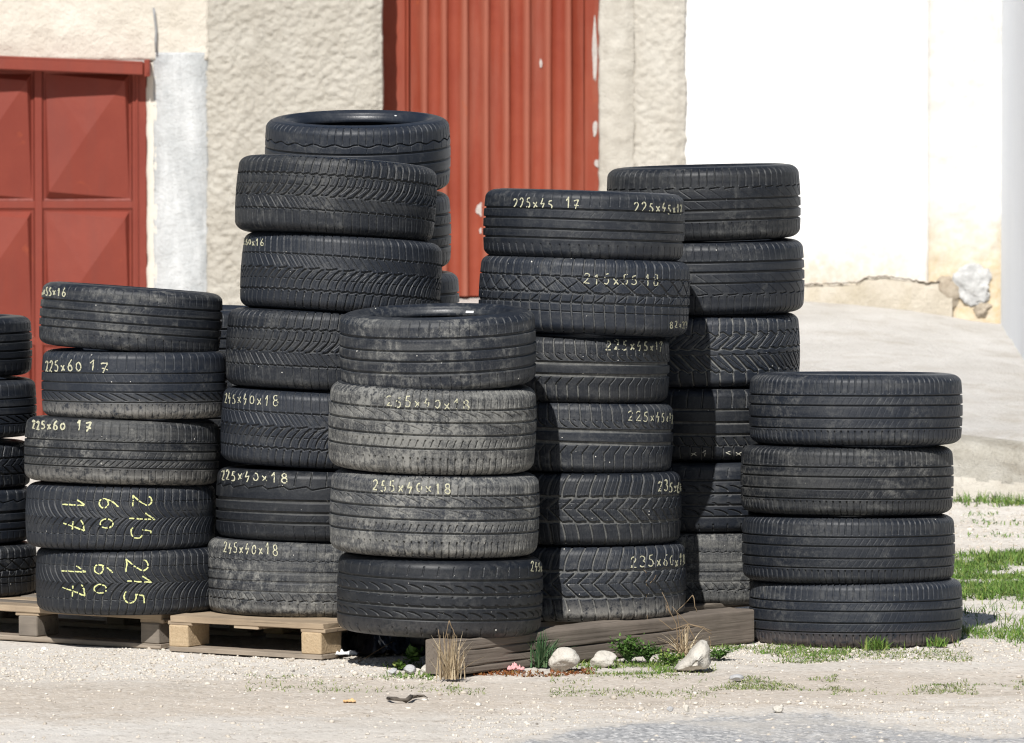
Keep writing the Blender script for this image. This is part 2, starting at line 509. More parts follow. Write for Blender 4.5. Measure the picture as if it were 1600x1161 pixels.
M['palletgrey'] = mat_wood('grey_pallet_wood', (0.17, 0.145, 0.12), (0.29, 0.25, 0.205), (0.09, 0.08, 0.07))
M['chip'] = mat_plain('chipboard', (0.42, 0.31, 0.19), (0.50, 0.385, 0.25), 60, 0.9, 0.8, 140, 0.004)
M['beam'] = mat_wood('old_timber', (0.150, 0.124, 0.102), (0.215, 0.182, 0.152), (0.10, 0.085, 0.072), (2.2, 60, 60))
M['ground'] = mat_ground('pale_dirt')
M['asphalt'] = mat_asphalt('dusty_asphalt')
M['ramp'] = mat_plaster('ramp_concrete', (0.51, 0.487, 0.455), (0.62, 0.60, 0.572), (0.42, 0.38, 0.325), 0.8, 2.4, 1.0, 34, 0.02)
M['rampside'] = mat_plaster('ramp_edge_concrete', (0.50, 0.46, 0.39), (0.62, 0.58, 0.51), (0.36, 0.32, 0.26), 0.6, 3.0, 0.9, 22, 0.02)
M['aggregate'] = mat_plaster('ramp_aggregate', (0.43, 0.40, 0.34), (0.56, 0.53, 0.465), (0.30, 0.265, 0.21), 0.9, 9.0, 1.0, 34, 0.03)
M['rock'] = mat_stone('pale_limestone', (0.50, 0.465, 0.405), (0.62, 0.59, 0.53))
M['rockgrey'] = mat_stone('grey_stone', (0.36, 0.36, 0.37), (0.50, 0.50, 0.50))
M['rockbrown'] = mat_stone('brown_stone', (0.30, 0.25, 0.19), (0.46, 0.40, 0.32))
M['gravel'] = mat_gravel('gravel')
M['grass'] = mat_blade('green_grass', (0.055, 0.115, 0.02), (0.12, 0.22, 0.04), (0.27, 0.31, 0.09))
M['cover'] = mat_blade('dull_ground_cover', (0.075, 0.125, 0.032), (0.15, 0.21, 0.062), (0.33, 0.32, 0.16))
M['weed'] = mat_blade('weed_leaf', (0.035, 0.085, 0.016), (0.075, 0.155, 0.03), (0.13, 0.21, 0.06))
M['bluegrass'] = mat_blade('blue_green_tuft', (0.03, 0.075, 0.03), (0.06, 0.13, 0.055), (0.14, 0.20, 0.10))
M['straw'] = mat_blade('straw', (0.22, 0.16, 0.10), (0.42, 0.33, 0.21), (0.60, 0.51, 0.36))
M['moss'] = mat_blade('rust_moss', (0.16, 0.055, 0.02), (0.26, 0.09, 0.03), (0.18, 0.15, 0.05))
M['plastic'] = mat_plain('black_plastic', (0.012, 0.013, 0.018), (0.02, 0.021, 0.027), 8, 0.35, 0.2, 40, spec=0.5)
M['paper'] = mat_plain('white_paper', (0.78, 0.78, 0.77), (0.70, 0.70, 0.70), 20, 0.8, 0.2, 60)
M['pink'] = mat_plain('pink_foam', (0.72, 0.33, 0.34), (0.80, 0.45, 0.44), 40, 0.8, 0.5, 120)
M['orange'] = mat_plain('orange_peel', (0.70, 0.42, 0.18), (0.78, 0.55, 0.30), 40, 0.8, 0.4, 120)
M['twig'] = mat_plain('dead_twig', (0.09, 0.075, 0.06), (0.14, 0.12, 0.10), 40, 0.9, 0.4, 120)
M['bare'] = mat_plain('bare_primer', (0.56, 0.53, 0.50), (0.42, 0.38, 0.35), 30, 0.7, 0.2, 90)
M['crack'] = mat_plain('crack_grime', (0.11, 0.09, 0.07), (0.20, 0.17, 0.13), 40, 0.95, 0.3, 120)

# ------------------------------------------------------------------ the setting: ground, road, ramp
def ground_z(x, y):
    n = fbm(x * 2.2, y * 2.2, 3, 4) * 0.014 + fbm(x * 14, y * 14, 9, 3) * 0.006
    flat = np.clip((np.asarray(y) - 0.2) / 0.6, 0, 1) * np.clip((2.6 - np.asarray(y)) / 0.5, 0, 1)
    return n * (1 - 0.7 * flat) - 0.004

def axis(fine0, fine1, step, far):
    a = list(np.arange(fine0, fine1, step))
    d = step; lo = [fine0]; hi = [a[-1]]
    while hi[-1] < far: d *= 1.35; hi.append(hi[-1] + d)
    d = step
    while lo[-1] > -far: d *= 1.35; lo.append(lo[-1] - d)
    return np.array(lo[:0:-1] + a + hi[1:])

gx = axis(-2.3, 2.7, 0.022, 320); gy = axis(-4.6, 8.6, 0.03, 320)
GX, GY = np.meshgrid(gx, gy)
GZ = ground_z(GX, GY)
fade = np.clip(1 - (np.maximum(np.abs(GX) - 4, 0) + np.maximum(np.abs(GY) - 10, 0)) / 10, 0, 1)
GZ = GZ * fade
me = raw_mesh('ground', np.stack([GX, GY, GZ], -1), grid_faces(len(gy), len(gx), False), M['ground'], True)
setp(link('ground', me), 'pale trodden dirt and gravel ground under the tyre stacks', 'ground', kind='structure')

# dusty asphalt road along the front: its ragged edge follows the photographed one
edge_px = [(-300, 1330), (300, 1250), (640, 1185), (790, 1161), (870, 1142), (960, 1130), (1040, 1118), (1130, 1108), (1230, 1106), (1320, 1112), (1420, 1128), (1520, 1140), (1650, 1148), (1900, 1152)]
ep = np.array([at_z(x, y, 0.004)[:2] for x, y in edge_px])
nu = 420
ux = np.linspace(ep[0, 0] - 0.0, ep[-1, 0], nu)
ey = np.interp(ux, ep[:, 0], ep[:, 1]) + fbm(ux * 9, ux * 0, 5, 5, 0.62) * 0.16
rows = 60
tt = np.linspace(0, 1, rows)[:, None] ** 2.0
RY = ey[None, :] - tt * 9.0
RX = np.repeat(ux[None, :], rows, 0)
RZ = ground_z(RX, RY) + 0.0045
RZ[0] -= 0.006
me = raw_mesh('road', np.stack([RX, RY, RZ], -1), grid_faces(rows, nu, False)[:, ::-1], M['asphalt'], True, {'verge': np.clip(1 - (RY[0][None] - RY) / .24, 0, 1)})
setp(link('road', me), 'dusty grey asphalt road edge in the foreground', 'road', kind='structure')

# concrete ramp rising to the rear doors
YW = 13.0                                   # plane of the building fronts
def wall_x(px, Y=YW): return (px - 800) / FPX * (Y - CAMY)
def wall_z(py, Y=YW): return at_y(800, py, Y)[2]
RX0, RX1 = wall_x(326), 6.5
nx, ny = 150, 130
rx = np.linspace(RX0, RX1, nx); t = np.linspace(0, 1, ny)
X2, T2 = np.meshgrid(rx, t)
zback = np.interp(X2, [-2, -0.3, 1.46, 2.0, 2.42, 6.5], [0.62, 0.646, 0.69, 0.62, 0.545, 0.5])
zfront = np.interp(X2, [-2, 1.9, 2.45, 6.5], [0.235, 0.235, 0.16, 0.12])
yfront = 8.45 + fbm(X2 * 3, X2 * 0, 31, 4) * 0.12 - np.clip(X2 - 1.9, 0, 1) * 0.25
Y2 = yfront + T2 * (YW + 0.6 - yfront)
shape = T2 ** np.interp(X2, [-2, 1.5, 2.4, 6], [1.0, 0.9, 0.55, 0.5])
Z2 = zfront + (zback - zfront) * shape + fbm(X2 * 2, Y2 * 2, 21, 4) * 0.012 + fbm(X2 * 16, Y2 * 16, 22, 3) * 0.006
# rounded broken nose and sloping front face
nf = 26
s = np.linspace(0, 1, nf)[:, None]
drop = s
nose_y = Y2[0][None, :] - (0.10 + 0.28 * drop) * (1 - (1 - drop) ** 2) + fbm(np.repeat(rx[None], nf, 0) * 9, s * 5 + 0 * rx[None], 41, 4) * 0.05 * np.sin(np.pi * np.clip(drop + .1, 0, 1))
nose_z = Z2[0][None, :] * (1 - drop) - 0.05 * drop
nose_x = np.repeat(rx[None], nf, 0)
P = np.stack([nose_x, nose_y, nose_z], -1)[::-1]
TOP = np.stack([X2, Y2, Z2], -1)
ALL = np.concatenate([P, TOP[1:]], 0)
fcs = grid_faces(ALL.shape[0], nx, False)
me = raw_mesh('ramp', ALL, fcs, M['ramp'], True)
me.materials.append(M['rampside'])
me.materials.append(M['aggregate'])
ii = np.arange(nf + 2)[:, None]; jj = np.arange(nx - 1)[None, :]
lim = 15 + 9 * fbm(jj * .11, jj * 0, 71, 3)
mi = np.zeros(len(me.polygons), np.int32)
mi[: (nf + 2) * (nx - 1)] = np.where(ii > lim, 2, 1).ravel()
me.polygons.foreach_set('material_index', mi)
setp(link('ramp', me), 'pale concrete ramp with broken edge rising to the white wall', 'ramp', kind='structure')

# ------------------------------------------------------------------ buildings
def panel(name, x0, x1, z0, z1, Y, depth, amp, fr, mat, parent=None, step=0.02, edge=0.0, seed=1, big=0.0, smooth=True):
    """a thick slab of render whose front is really uneven; open only at its back, which is closed too"""
    nx = max(2, int((x1 - x0) / step)); nz = max(2, int((z1 - z0) / step))
    nx, nz = min(nx, 420), min(nz, 720)
    xs = np.linspace(x0, x1, nx); zs = np.linspace(z0, z1, nz)
    X, Z = np.meshgrid(xs, zs)
    d = fbm(X * fr, Z * fr, seed, 4, 0.6) * amp + fbm(X * 1.5, Z * 1.5, seed + 5, 2) * big
    Yv = Y - d
    if edge:
        k = np.exp(-((X - x0) / 0.03) ** 2) ; k2 = np.exp(-((X - x1) / 0.03) ** 2)
        e = fbm(Z * 18, Z * 0, seed + 9, 4, 0.6) * edge
        X = X + e * k2 - e * k
        Yv = Yv + 0.02 * (k + k2)
    front = np.stack([X, Yv, Z], -1).reshape(-1, 3)
    f = grid_faces(nz, nx, False)
    n0 = len(front)
    # rim
    ids = list(range(nx)) + [i * nx + nx - 1 for i in range(1, nz)] + [(nz - 1) * nx + j for j in range(nx - 2, -1, -1)] + [i * nx for i in range(nz - 2, 0, -1)]
    back = front[ids].copy(); back[:, 1] = Y + depth
    m = len(ids)
    fr_ = np.array([[ids[i], n0 + i, n0 + (i + 1) % m, ids[(i + 1) % m]] for i in range(m)])
    me = raw_mesh(name, np.concatenate([front, back]), np.concatenate([f, fr_]), mat, smooth)
    if smooth:
        us = np.ones(len(me.polygons), bool); us[len(f):] = False
        me.polygons.foreach_set('use_smooth', us)
    return link(name, me, parent)

HT = 5.2
# --- left building with the red garage door
lb = empty('garage_building', (0, 0, 0))
setp(lb, 'cream plastered garage front with a low red steel double door', 'building')
dz_top = wall_z(92); dx1 = wall_x(229); dx0 = wall_x(-250)
zt = wall_z(94)
panel('wall', -7.0, RX0, zt, HT, YW, 0.5, 0.010, 16, M['cream'], lb, 0.018, 0, 2, 0.01)
panel('wall', dx1, wall_x(327), -0.3, zt - 0.003, YW, 0.5, 0.004, 12, M['band'], lb, 0.02, 0.006, 3)
panel('wall', -7.0, dx0, -0.3, zt - 0.003, YW, 0.5, 0.006, 14, M['cream'], lb, 0.05, 0, 4)
cp = panel('cement_patch', wall_x(240), wall_x(325), -0.28, wall_z(82), YW - 0.016, 0.03, 0.005, 9, M['grey'], lb, 0.012, 0.006, 6)
# steel rod stuck on the wall above the patch
mb = MB()
pts = [(wall_x(x), YW - 0.022, wall_z(y)) for x, y in ((241, 12), (243, 30), (245, 48), (244, 62), (245, 82))]
mb.tube(pts, 0.006, 0.006, 7)
setp(mb.build('metal_rod', M['steel'], None, True), 'short bent steel rod on the cream wall above the red garage door', 'rod')

gd = empty('garage_door', (dx1, YW, 0))
setp(gd, 'low red steel garage door with diamond pressed panels and lintel', 'door')
gdi = Vector((dx1, YW, 0))
def gloc(x, y, z): return Vector((x, y, z)) - gdi
YD = YW + 0.03
def tri_panel(name, x0, x1, z0, z1, depth):
    cx, cz = (x0 + x1) / 2, (z0 + z1) / 2
    # a shallow flange, then the four facets of a pressed diamond point
    fl = 0.012
    o = [(x0, YD, z0), (x1, YD, z0), (x1, YD, z1), (x0, YD, z1)]
    i = [(x0 + fl, YD + 0.004, z0 + fl), (x1 - fl, YD + 0.004, z0 + fl), (x1 - fl, YD + 0.004, z1 - fl), (x0 + fl, YD + 0.004, z1 - fl)]
    k = 0.045
    a = (x0 + (x1 - x0) * k * 1.6, YD - depth * .8, z0 + (z1 - z0) * k * 1.6); b = (x1 - (x1 - x0) * k * 1.6, YD - depth * .8, z1 - (z1 - z0) * k * 1.6)
    v = [gloc(*p) for p in o + i + [(cx + random.uniform(-.01, .01), YD - depth, cz + random.uniform(-.01, .01)), a, b]]
    f = [[0, 1, 5, 4], [1, 2, 6, 5], [2, 3, 7, 6], [3, 0, 4, 7], [4, 5, 9], [5, 8, 9], [5, 10, 8], [5, 6, 10], [6, 7, 10], [7, 8, 10], [7, 9, 8], [7, 4, 9]]
    link(name, raw_mesh(name, v, f, M['red']), gd)
cols = [(-235, -85), (-80, 52), (67, 205)]
rowsz = [(112, 314), (327, 528), (541, 800)]
for a, b in cols:
    for c, d in rowsz:
        tri_panel('pressed_panel', wall_x(a), wall_x(b), max(0.03, wall_z(d)), wall_z(c), 0.046)
mb = MB()
ztop = wall_z(100)
for a, b in ((-250, -236), (-84, -81), (53, 66), (206, 229)):
    x0, x1 = wall_x(a), wall_x(b)
    mb.box(gloc((x0 + x1) / 2, YD + 0.008, ztop / 2 + .01), (x1 - x0, 0.036, ztop - 0.02), bev=0.004)
for a, b in ((100, 112), (314.5, 326.5), (528.5, 540.5)):
    z0, z1 = wall_z(b), wall_z(a)
    mb.box(gloc((dx0 + dx1) / 2, YD + 0.012, (z0 + z1) / 2), (dx1 - dx0 - 0.01, 0.034, z1 - z0), bev=0.003)
mb.build('door_frame', M['red'], gd)
mb = MB()
xg = wall_x(214)
mb.box(gloc(xg, YD - 0.014, ztop / 2 + .01), (0.012, 0.012, ztop - 0.03), bev=0.003)
mb.build('closing_strip', M['red'], gd)
mb = MB()
mb.box(gloc((dx0 + dx1) / 2, YD + 0.06, ztop / 2), (dx1 - dx0, 0.03, ztop))
mb.build('backing_sheet', M['red'], gd)
mb = MB()
rot = Matrix.Rotation(R_(2.3), 3, 'Y')
lc = at_y(112, 101, YW - 0.05)
lx0, lx1 = wall_x(-260), wall_x(226)
cz = wall_z(107) + ((lx0 + lx1) / 2 - wall_x(226)) * -math.tan(R_(2.3)) 
mb.box(gloc((lx0 + lx1) / 2, YW - 0.050, cz), (lx1 - lx0, 0.136, 0.062), rot, 0.004)
mb.box(gloc((lx0 + lx1) / 2, YW - 0.074, cz + 0.030), (lx1 - lx0 - 0.01, 0.092, 0.012), rot, 0.003)
mb.build('lintel', M['red'], gd)
mb = MB()
mb.box(gloc(wall_x(231.5), YW - 0.062, wall_z(106)), (0.028, 0.118, 0.085), bev=0.004)
mb.tube([gloc(wall_x(232.5), YW - 0.118, wall_z(112)), gloc(wall_x(232.5), YW - 0.127, wall_z(112))], 0.006, 0.006, 8)
mb.build('lintel_bracket', M['red'], gd)

# --- middle building: rough render, recessed corrugated door
rb = empty('render_building', (0, 0, 0))
setp(rb, 'rough rendered grey beige wall around the tall corrugated red door', 'building')
YR = YW - 0.02
xa, xb = wall_x(325), wall_x(597)
xc, xd = wall_x(936), wall_x(1071)
panel('wall', xa - 0.008, xb, -0.2, HT, YR, 0.75, 0.014, 44, M['rough'], rb, 0.0078, 0.006, 11, 0.012)
panel('smooth_jamb', xc, wall_x(992), -0.2, HT, YR + 0.004, 0.7, 0.009, 20, M['rough2'], rb, 0.012, 0.006, 12)
panel('wall', wall_x(990), xd, -0.2, HT, YR + 0.004, 0.72, 0.010, 44, M['rough2'], rb, 0.0085, 0.010, 13, 0.012)
mb = MB(); mb.box(((xb + xc) / 2, YW + 0.35, (2.9 + HT) / 2), (xc - xb + 0.3, 0.6, HT - 2.9)); mb.build('lintel_wall', M['rough'], rb)

cd = empty('corrugated_door', ((xb + xc) / 2, YW + 0.36, 0.6))
setp(cd, 'tall recessed red corrugated sheet door with chipped paint at its right edge', 'door')
cdi = Vector(cd.location)
YC = YW + 0.36
zb0, zb1 = wall_z(466, YC), 3.0
def cx_(px): return (px - 800) / FPX * (YC - CAMY)
# trapezoid ribs, measured from the photo (pitch about 31 px)
prof = []
ribs = [664, 695, 727, 760, 792, 824, 857, 889]
prof.append((cx_(634), 0.0))
for p in ribs:
    for dx, dy in ((-8, 0.0), (-3.5, -0.040), (2.5, -0.046), (4.5, 0.0)):
        prof.append((cx_(p + dx), dy))
prof.append((cx_(912), 0.0))
nz = 40
zz = np.linspace(zb0 + 0.012, zb1, nz)
V = []
for i, z in enumerate(zz):
    for k, (x, y) in enumerate(prof):
        V.append((x - cdi.x + 0.0012 * math.sin(z * 5 + k), YC + y - cdi.y + 0.003 * float(vnoise(x * 6, z * 3, 77)), z - cdi.z))
wear = np.array([[1.0 if y < -.01 else 0.0 for x, y in prof]] * nz)
link('corrugated_sheet', raw_mesh('corrugated_sheet', V, grid_faces(nz, len(prof), False), M['red2'], False, {'wear': wear}), cd)
mb = MB()
h = zb1 - zb0
mb.box(Vector((cx_(613), YC - 0.012, zb0 + h / 2)) - cdi, (cx_(633) - cx_(590), 0.05, h - 0.02), bev=0.006)
mb.box(Vector((cx_(925), YC - 0.008, zb0 + h / 2)) - cdi, (cx_(937) - cx_(913), 0.05, h - 0.02), bev=0.006)
mb.build('door_frame', M['red2'], cd)
mb = MB()
mb.box(Vector((cx_(773), YC + 0.045, zb0 + h / 2)) - cdi, (cx_(937) - cx_(590), 0.03, h))
mb.build('backing_sheet', M['red2'], cd)
mb = MB()
mb.box(Vector((cx_(637), YC - 0.03, zb0 + h / 2)) - cdi, (0.014, 0.02, h - 0.06), bev=0.004)
mb.build('edge_strip', M['red2'], cd)
def blot(px, py, wpx, hpx, Y, mat, name, parent, org, seed, th=0.0012):
    n = 22
    v = []; c = Vector(at_y(px, py, Y))
    for k in range(n):
        a = k * 2 * math.pi / n
        r = 1 + 0.5 * float(vnoise(math.cos(a) * 2 + seed, math.sin(a) * 2 + seed * 3, 5)) 
        v.append(c + Vector((math.cos(a) * r * wpx / 2 / FPX * (Y - CAMY), -th, math.sin(a) * r * hpx / 2 / FPX * (Y - CAMY))) - org)
    v2 = [q + Vector((0, th * 2, 0)) for q in v]
    f = [list(range(n))[::-1]] + [[k, (k + 1) % n, n + (k + 1) % n, n + k] for k in range(n)]
    link(name, raw_mesh(name, v + v2, f, mat), parent)
for i, (px, py, wp, hp) in enumerate([(929, 78, 7, 104), (930, 200, 8, 26), (933, 256, 10, 12), (752, 327, 16, 20), (752, 360, 7, 10), (845, 100, 4, 14), (932, 318, 5, 14)]):
    onsheet = px < 900
    blot(px, py, wp, hp, YC - (0.0 if onsheet else 0.033) - 0.004, M['bare'], 'chipped_paint', cd, cdi, i + 3)

# --- right building: white wall with stained end, cracked plinth
wb = empty('white_building', (0, 0, 0))
setp(wb, 'bright white plastered wall with stained end and cracked base', 'building')
xe, xf = wall_x(1452), 2.44
panel('wall', xd - 0.03, xe, 0.3, HT, YW + 0.02, 0.5, 0.006, 5, M['white'], wb, 0.03, 0, 15, 0.012)
panel('stained_wall', xe - 0.002, xf + 0.02, 0.3, HT, YW - 0.004, 0.5, 0.014, 9, M['stained2'], wb, 0.012, 0.003, 16, 0.012)
# plinth strip with a ragged upper lip that casts the crack line
lipx = np.array([1060, 1257, 1300, 1340, 1350, 1385, 1420, 1450, 1485, 1500])
lipy = np.array([440, 446, 444, 444, 436, 433, 438, 443, 440, 436])
xs = np.linspace(wall_x(1060), wall_x(1488), 170)
lz = np.interp(xs, [wall_x(p) for p in lipx], [wall_z(p) for p in lipy]) + fbm(xs * 12, xs * 0, 61, 3) * 0.012
Zr = np.linspace(0, 1, 16)[:, None]
PX = np.repeat(xs[None], 16, 0)
PZ = 0.35 + (lz[None] - 0.35) * Zr
PY = YW - 0.012 - 0.03 * (1 - Zr ** 6) + fbm(PX * 14, PZ * 14, 62, 3) * 0.01
PF = np.stack([PX, PY, PZ], -1)
lip = PF[-1].copy(); lip[:, 1] = YW + 0.05
link('plinth', raw_mesh('plinth', np.concatenate([PF, lip[None]], 0), grid_faces(17, 170, False), M['plinth'], True), wb)
# the open crack above it, and the vertical one by the stone
mb = MB()
def crack_poly(pts, wpx):
    for (x0, y0), (x1, y1) in zip(pts, pts[1:]):
        a = Vector(at_y(x0, y0, YW - 0.0155)); b = Vector(at_y(x1, y1, YW - 0.0155))
        d = (b - a); L = d.length; ang = math.atan2(d.z, d.x)
        mb.box((a + b) / 2, (L + 0.004, 0.012, wpx / FPX * 39 * random.uniform(.6, 1.2)), Matrix.Rotation(-ang, 3, 'Y'))
ck = list(zip(np.linspace(1257, 1486, 60), np.interp(np.linspace(1257, 1486, 60), lipx, lipy) - 1.0 + rng.normal(0, 0.9, 60)))
crack_poly(ck, 1.8)
crack_poly([(1468, 441), (1466, 452), (1468, 462), (1467, 470)], 2.2)
mb.build('open_crack', M['crack'], wb)

# broken render, a stone and a stand-in for the dark hole at the wall foot
def stone(name, c, size, seed, mat, n=28, jag=0.35, rotz=0.0, parent=None, flatten=0.0, facets=9):
    """lumpy stone: a sphere cut by random planes so it has real facets and worn edges"""
    r = np.random.default_rng(seed)
    nu_, nv_ = n * 2, n
    th = np.linspace(0, 2 * np.pi, nu_, endpoint=False); ph = np.linspace(0.02, np.pi - 0.02, nv_)
    T, Ph = np.meshgrid(th, ph)
    D = np.stack([np.sin(Ph) * np.cos(T), np.sin(Ph) * np.sin(T), np.cos(Ph)], -1)
    rad = np.ones(T.shape)
    for k in range(facets):
        nrm = r.normal(size=3); nrm /= np.linalg.norm(nrm)
        dd = r.uniform(0.62, 0.9)
        pr = (D * nrm).sum(-1)
        lim = np.where(pr > 0.05, dd / np.maximum(pr, 0.05), 9)
        rad = np.minimum(rad, lim)
    rad = rad + jag * 0.25 * fbm(T * 2 / np.pi * 2 + seed, Ph * 2.5, seed, 4) * np.sin(Ph) + jag * 0.06 * fbm(T * 9, Ph * 9, seed + 3, 3) * np.sin(Ph)
    P = D * rad[..., None] * np.array(size) / 2 * 1.15
    c_, s_ = math.cos(rotz), math.sin(rotz)
    P = np.stack([P[..., 0] * c_ - P[..., 1] * s_, P[..., 0] * s_ + P[..., 1] * c_, P[..., 2]], -1)
    o = link(name, raw_mesh(name, P, grid_faces(nv_, nu_, True)[:, ::-1], mat, True), parent)
    o.location = c
    return o

def wp(px, py, Y): return Vector(at_y(px, py, Y))
s = 39 / FPX
setp(stone('cement_lump', wp(1518, 450, YW - 0.008), (62 * s, 0.055, 68 * s), 5, mat_stone('broken_render', (0.40, 0.40, 0.395), (0.60, 0.60, 0.59)), 44, 1.7), 'grey lump of broken render at the foot of the stained white wall', 'rubble')
setp(stone('wall_stone_or_hole', wp(1481, 460, YW + 0.0), (36 * s, 0.06, 52 * s), 8, M['rockbrown'], 30, 1.2), 'brown bare stone beside the broken render at the wall foot', 'stone')
setp(stone('wall_stone_or_hole', wp(1535, 484, YW - 0.0), (30 * s, 0.07, 22 * s), 12, M['rockbrown'], 30, 1.3), 'brown stone shape standing in for the dark hole under the broken render lump', 'stone')  # stone shape added where the wall foot has a dark hole

# --- white side wall at the right edge, sky blue painted into it
sw = empty('side_building', (0, 0, 0))
setp(sw, 'smooth white side wall tinted with blue skylight at the right edge of the yard', 'building')
mb = MB(); mb.box((2.44 + 2.0, (8.6 + 13.6) / 2, HT / 2 - .1), (4.0, 5.0, HT + .2), bev=0.02); mb.build('wall', M['blue'], sw)

# ------------------------------------------------------------------ tyres
R0, W0 = 0.33, 0.24
CIRC = 2 * math.pi * R0
HALF = W0 / 2
THETA = np.concatenate([np.arange(-112, 112, 0.255), np.arange(112.2, 247.8, 0.9)]) * math.pi / 180 - math.pi / 2   # finer on the half towards the street
NC = len(THETA)

def contour():
    """outer profile as (r, z) from the tread centre to the bead toe"""
    pts = []
    zf_, az, ar = 0.087, 0.031, 0.043
    for z in np.linspace(0, zf_, 40): pts.append((R0 - 0.004 * (z / zf_) ** 2, z))
    for a in np.linspace(0, R_(62), 26)[1:]:
        pts.append((R0 - 0.004 - ar * (1 - math.cos(a)), zf_ + az * math.sin(a)))
    tread = np.array(pts)
    pts = []
    for a in np.linspace(R_(62), R_(86), 7): pts.append((R0 - 0.004 - ar * (1 - math.cos(a)), zf_ + az * math.sin(a)))
    pts += [(0.2800, 0.1183), (0.2760, 0.1193), (0.2715, 0.1198), (0.2690, 0.1190), (0.2660, 0.1192), (0.2635, 0.1180), (0.2600, 0.1140), (0.2580, 0.1138), (0.2555, 0.1128), (0.2520, 0.1085), (0.2485, 0.1035), (0.2465, 0.1020), (0.2440, 0.0975), (0.2412, 0.0905), (0.2405, 0.0850), (0.2430, 0.0810)]
    return tread, np.array(pts)
TRD, SDW = contour()
def resample(p, step):
    d = np.r_[0, np.cumsum(np.hypot(*np.diff(p, axis=0).T))]
    n = max(3, int(d[-1] / step) + 1)
    s_ = np.linspace(0, d[-1], n)
    return np.stack([np.interp(s_, d, p[:, 0]), np.interp(s_, d, p[:, 1])], -1)
half_t = resample(TRD, 0.0015)
FULL = np.concatenate([half_t[:0:-1] * [1, -1], half_t])[:, :]      # bottom shoulder to top shoulder
ZT = FULL[:, 1]; RT = FULL[:, 0]
def r_of_z(z): return np.interp(z, ZT, RT)
_seg = np.diff(FULL, axis=0); _tan = np.gradient(FULL, axis=0)
_nrm = np.stack([_tan[:, 1], -_tan[:, 0]], -1); _nrm /= np.linalg.norm(_nrm, axis=1)[:, None]     # (r,z) outward
def n_of_z(z): return np.interp(z, ZT, _nrm[:, 0]), np.interp(z, ZT, _nrm[:, 1])

# tread patterns: G = groove round the tyre, S = cut across it (z as a fraction of the half width, + is up)
def G(v, w, d=1.0, amp=0.0, n=0, duty=1.0, saw=False): return ('G', v, w, d, amp, n, duty, saw)
def S(v0, v1, n, skew=0.0, w=0.003, d=0.8, bow=0.0, ease=0, ph=0.0, jit=0.0): return ('S', v0, v1, n, skew, w * 1.2, min(1, d * 1.15), bow, ease, ph, jit)

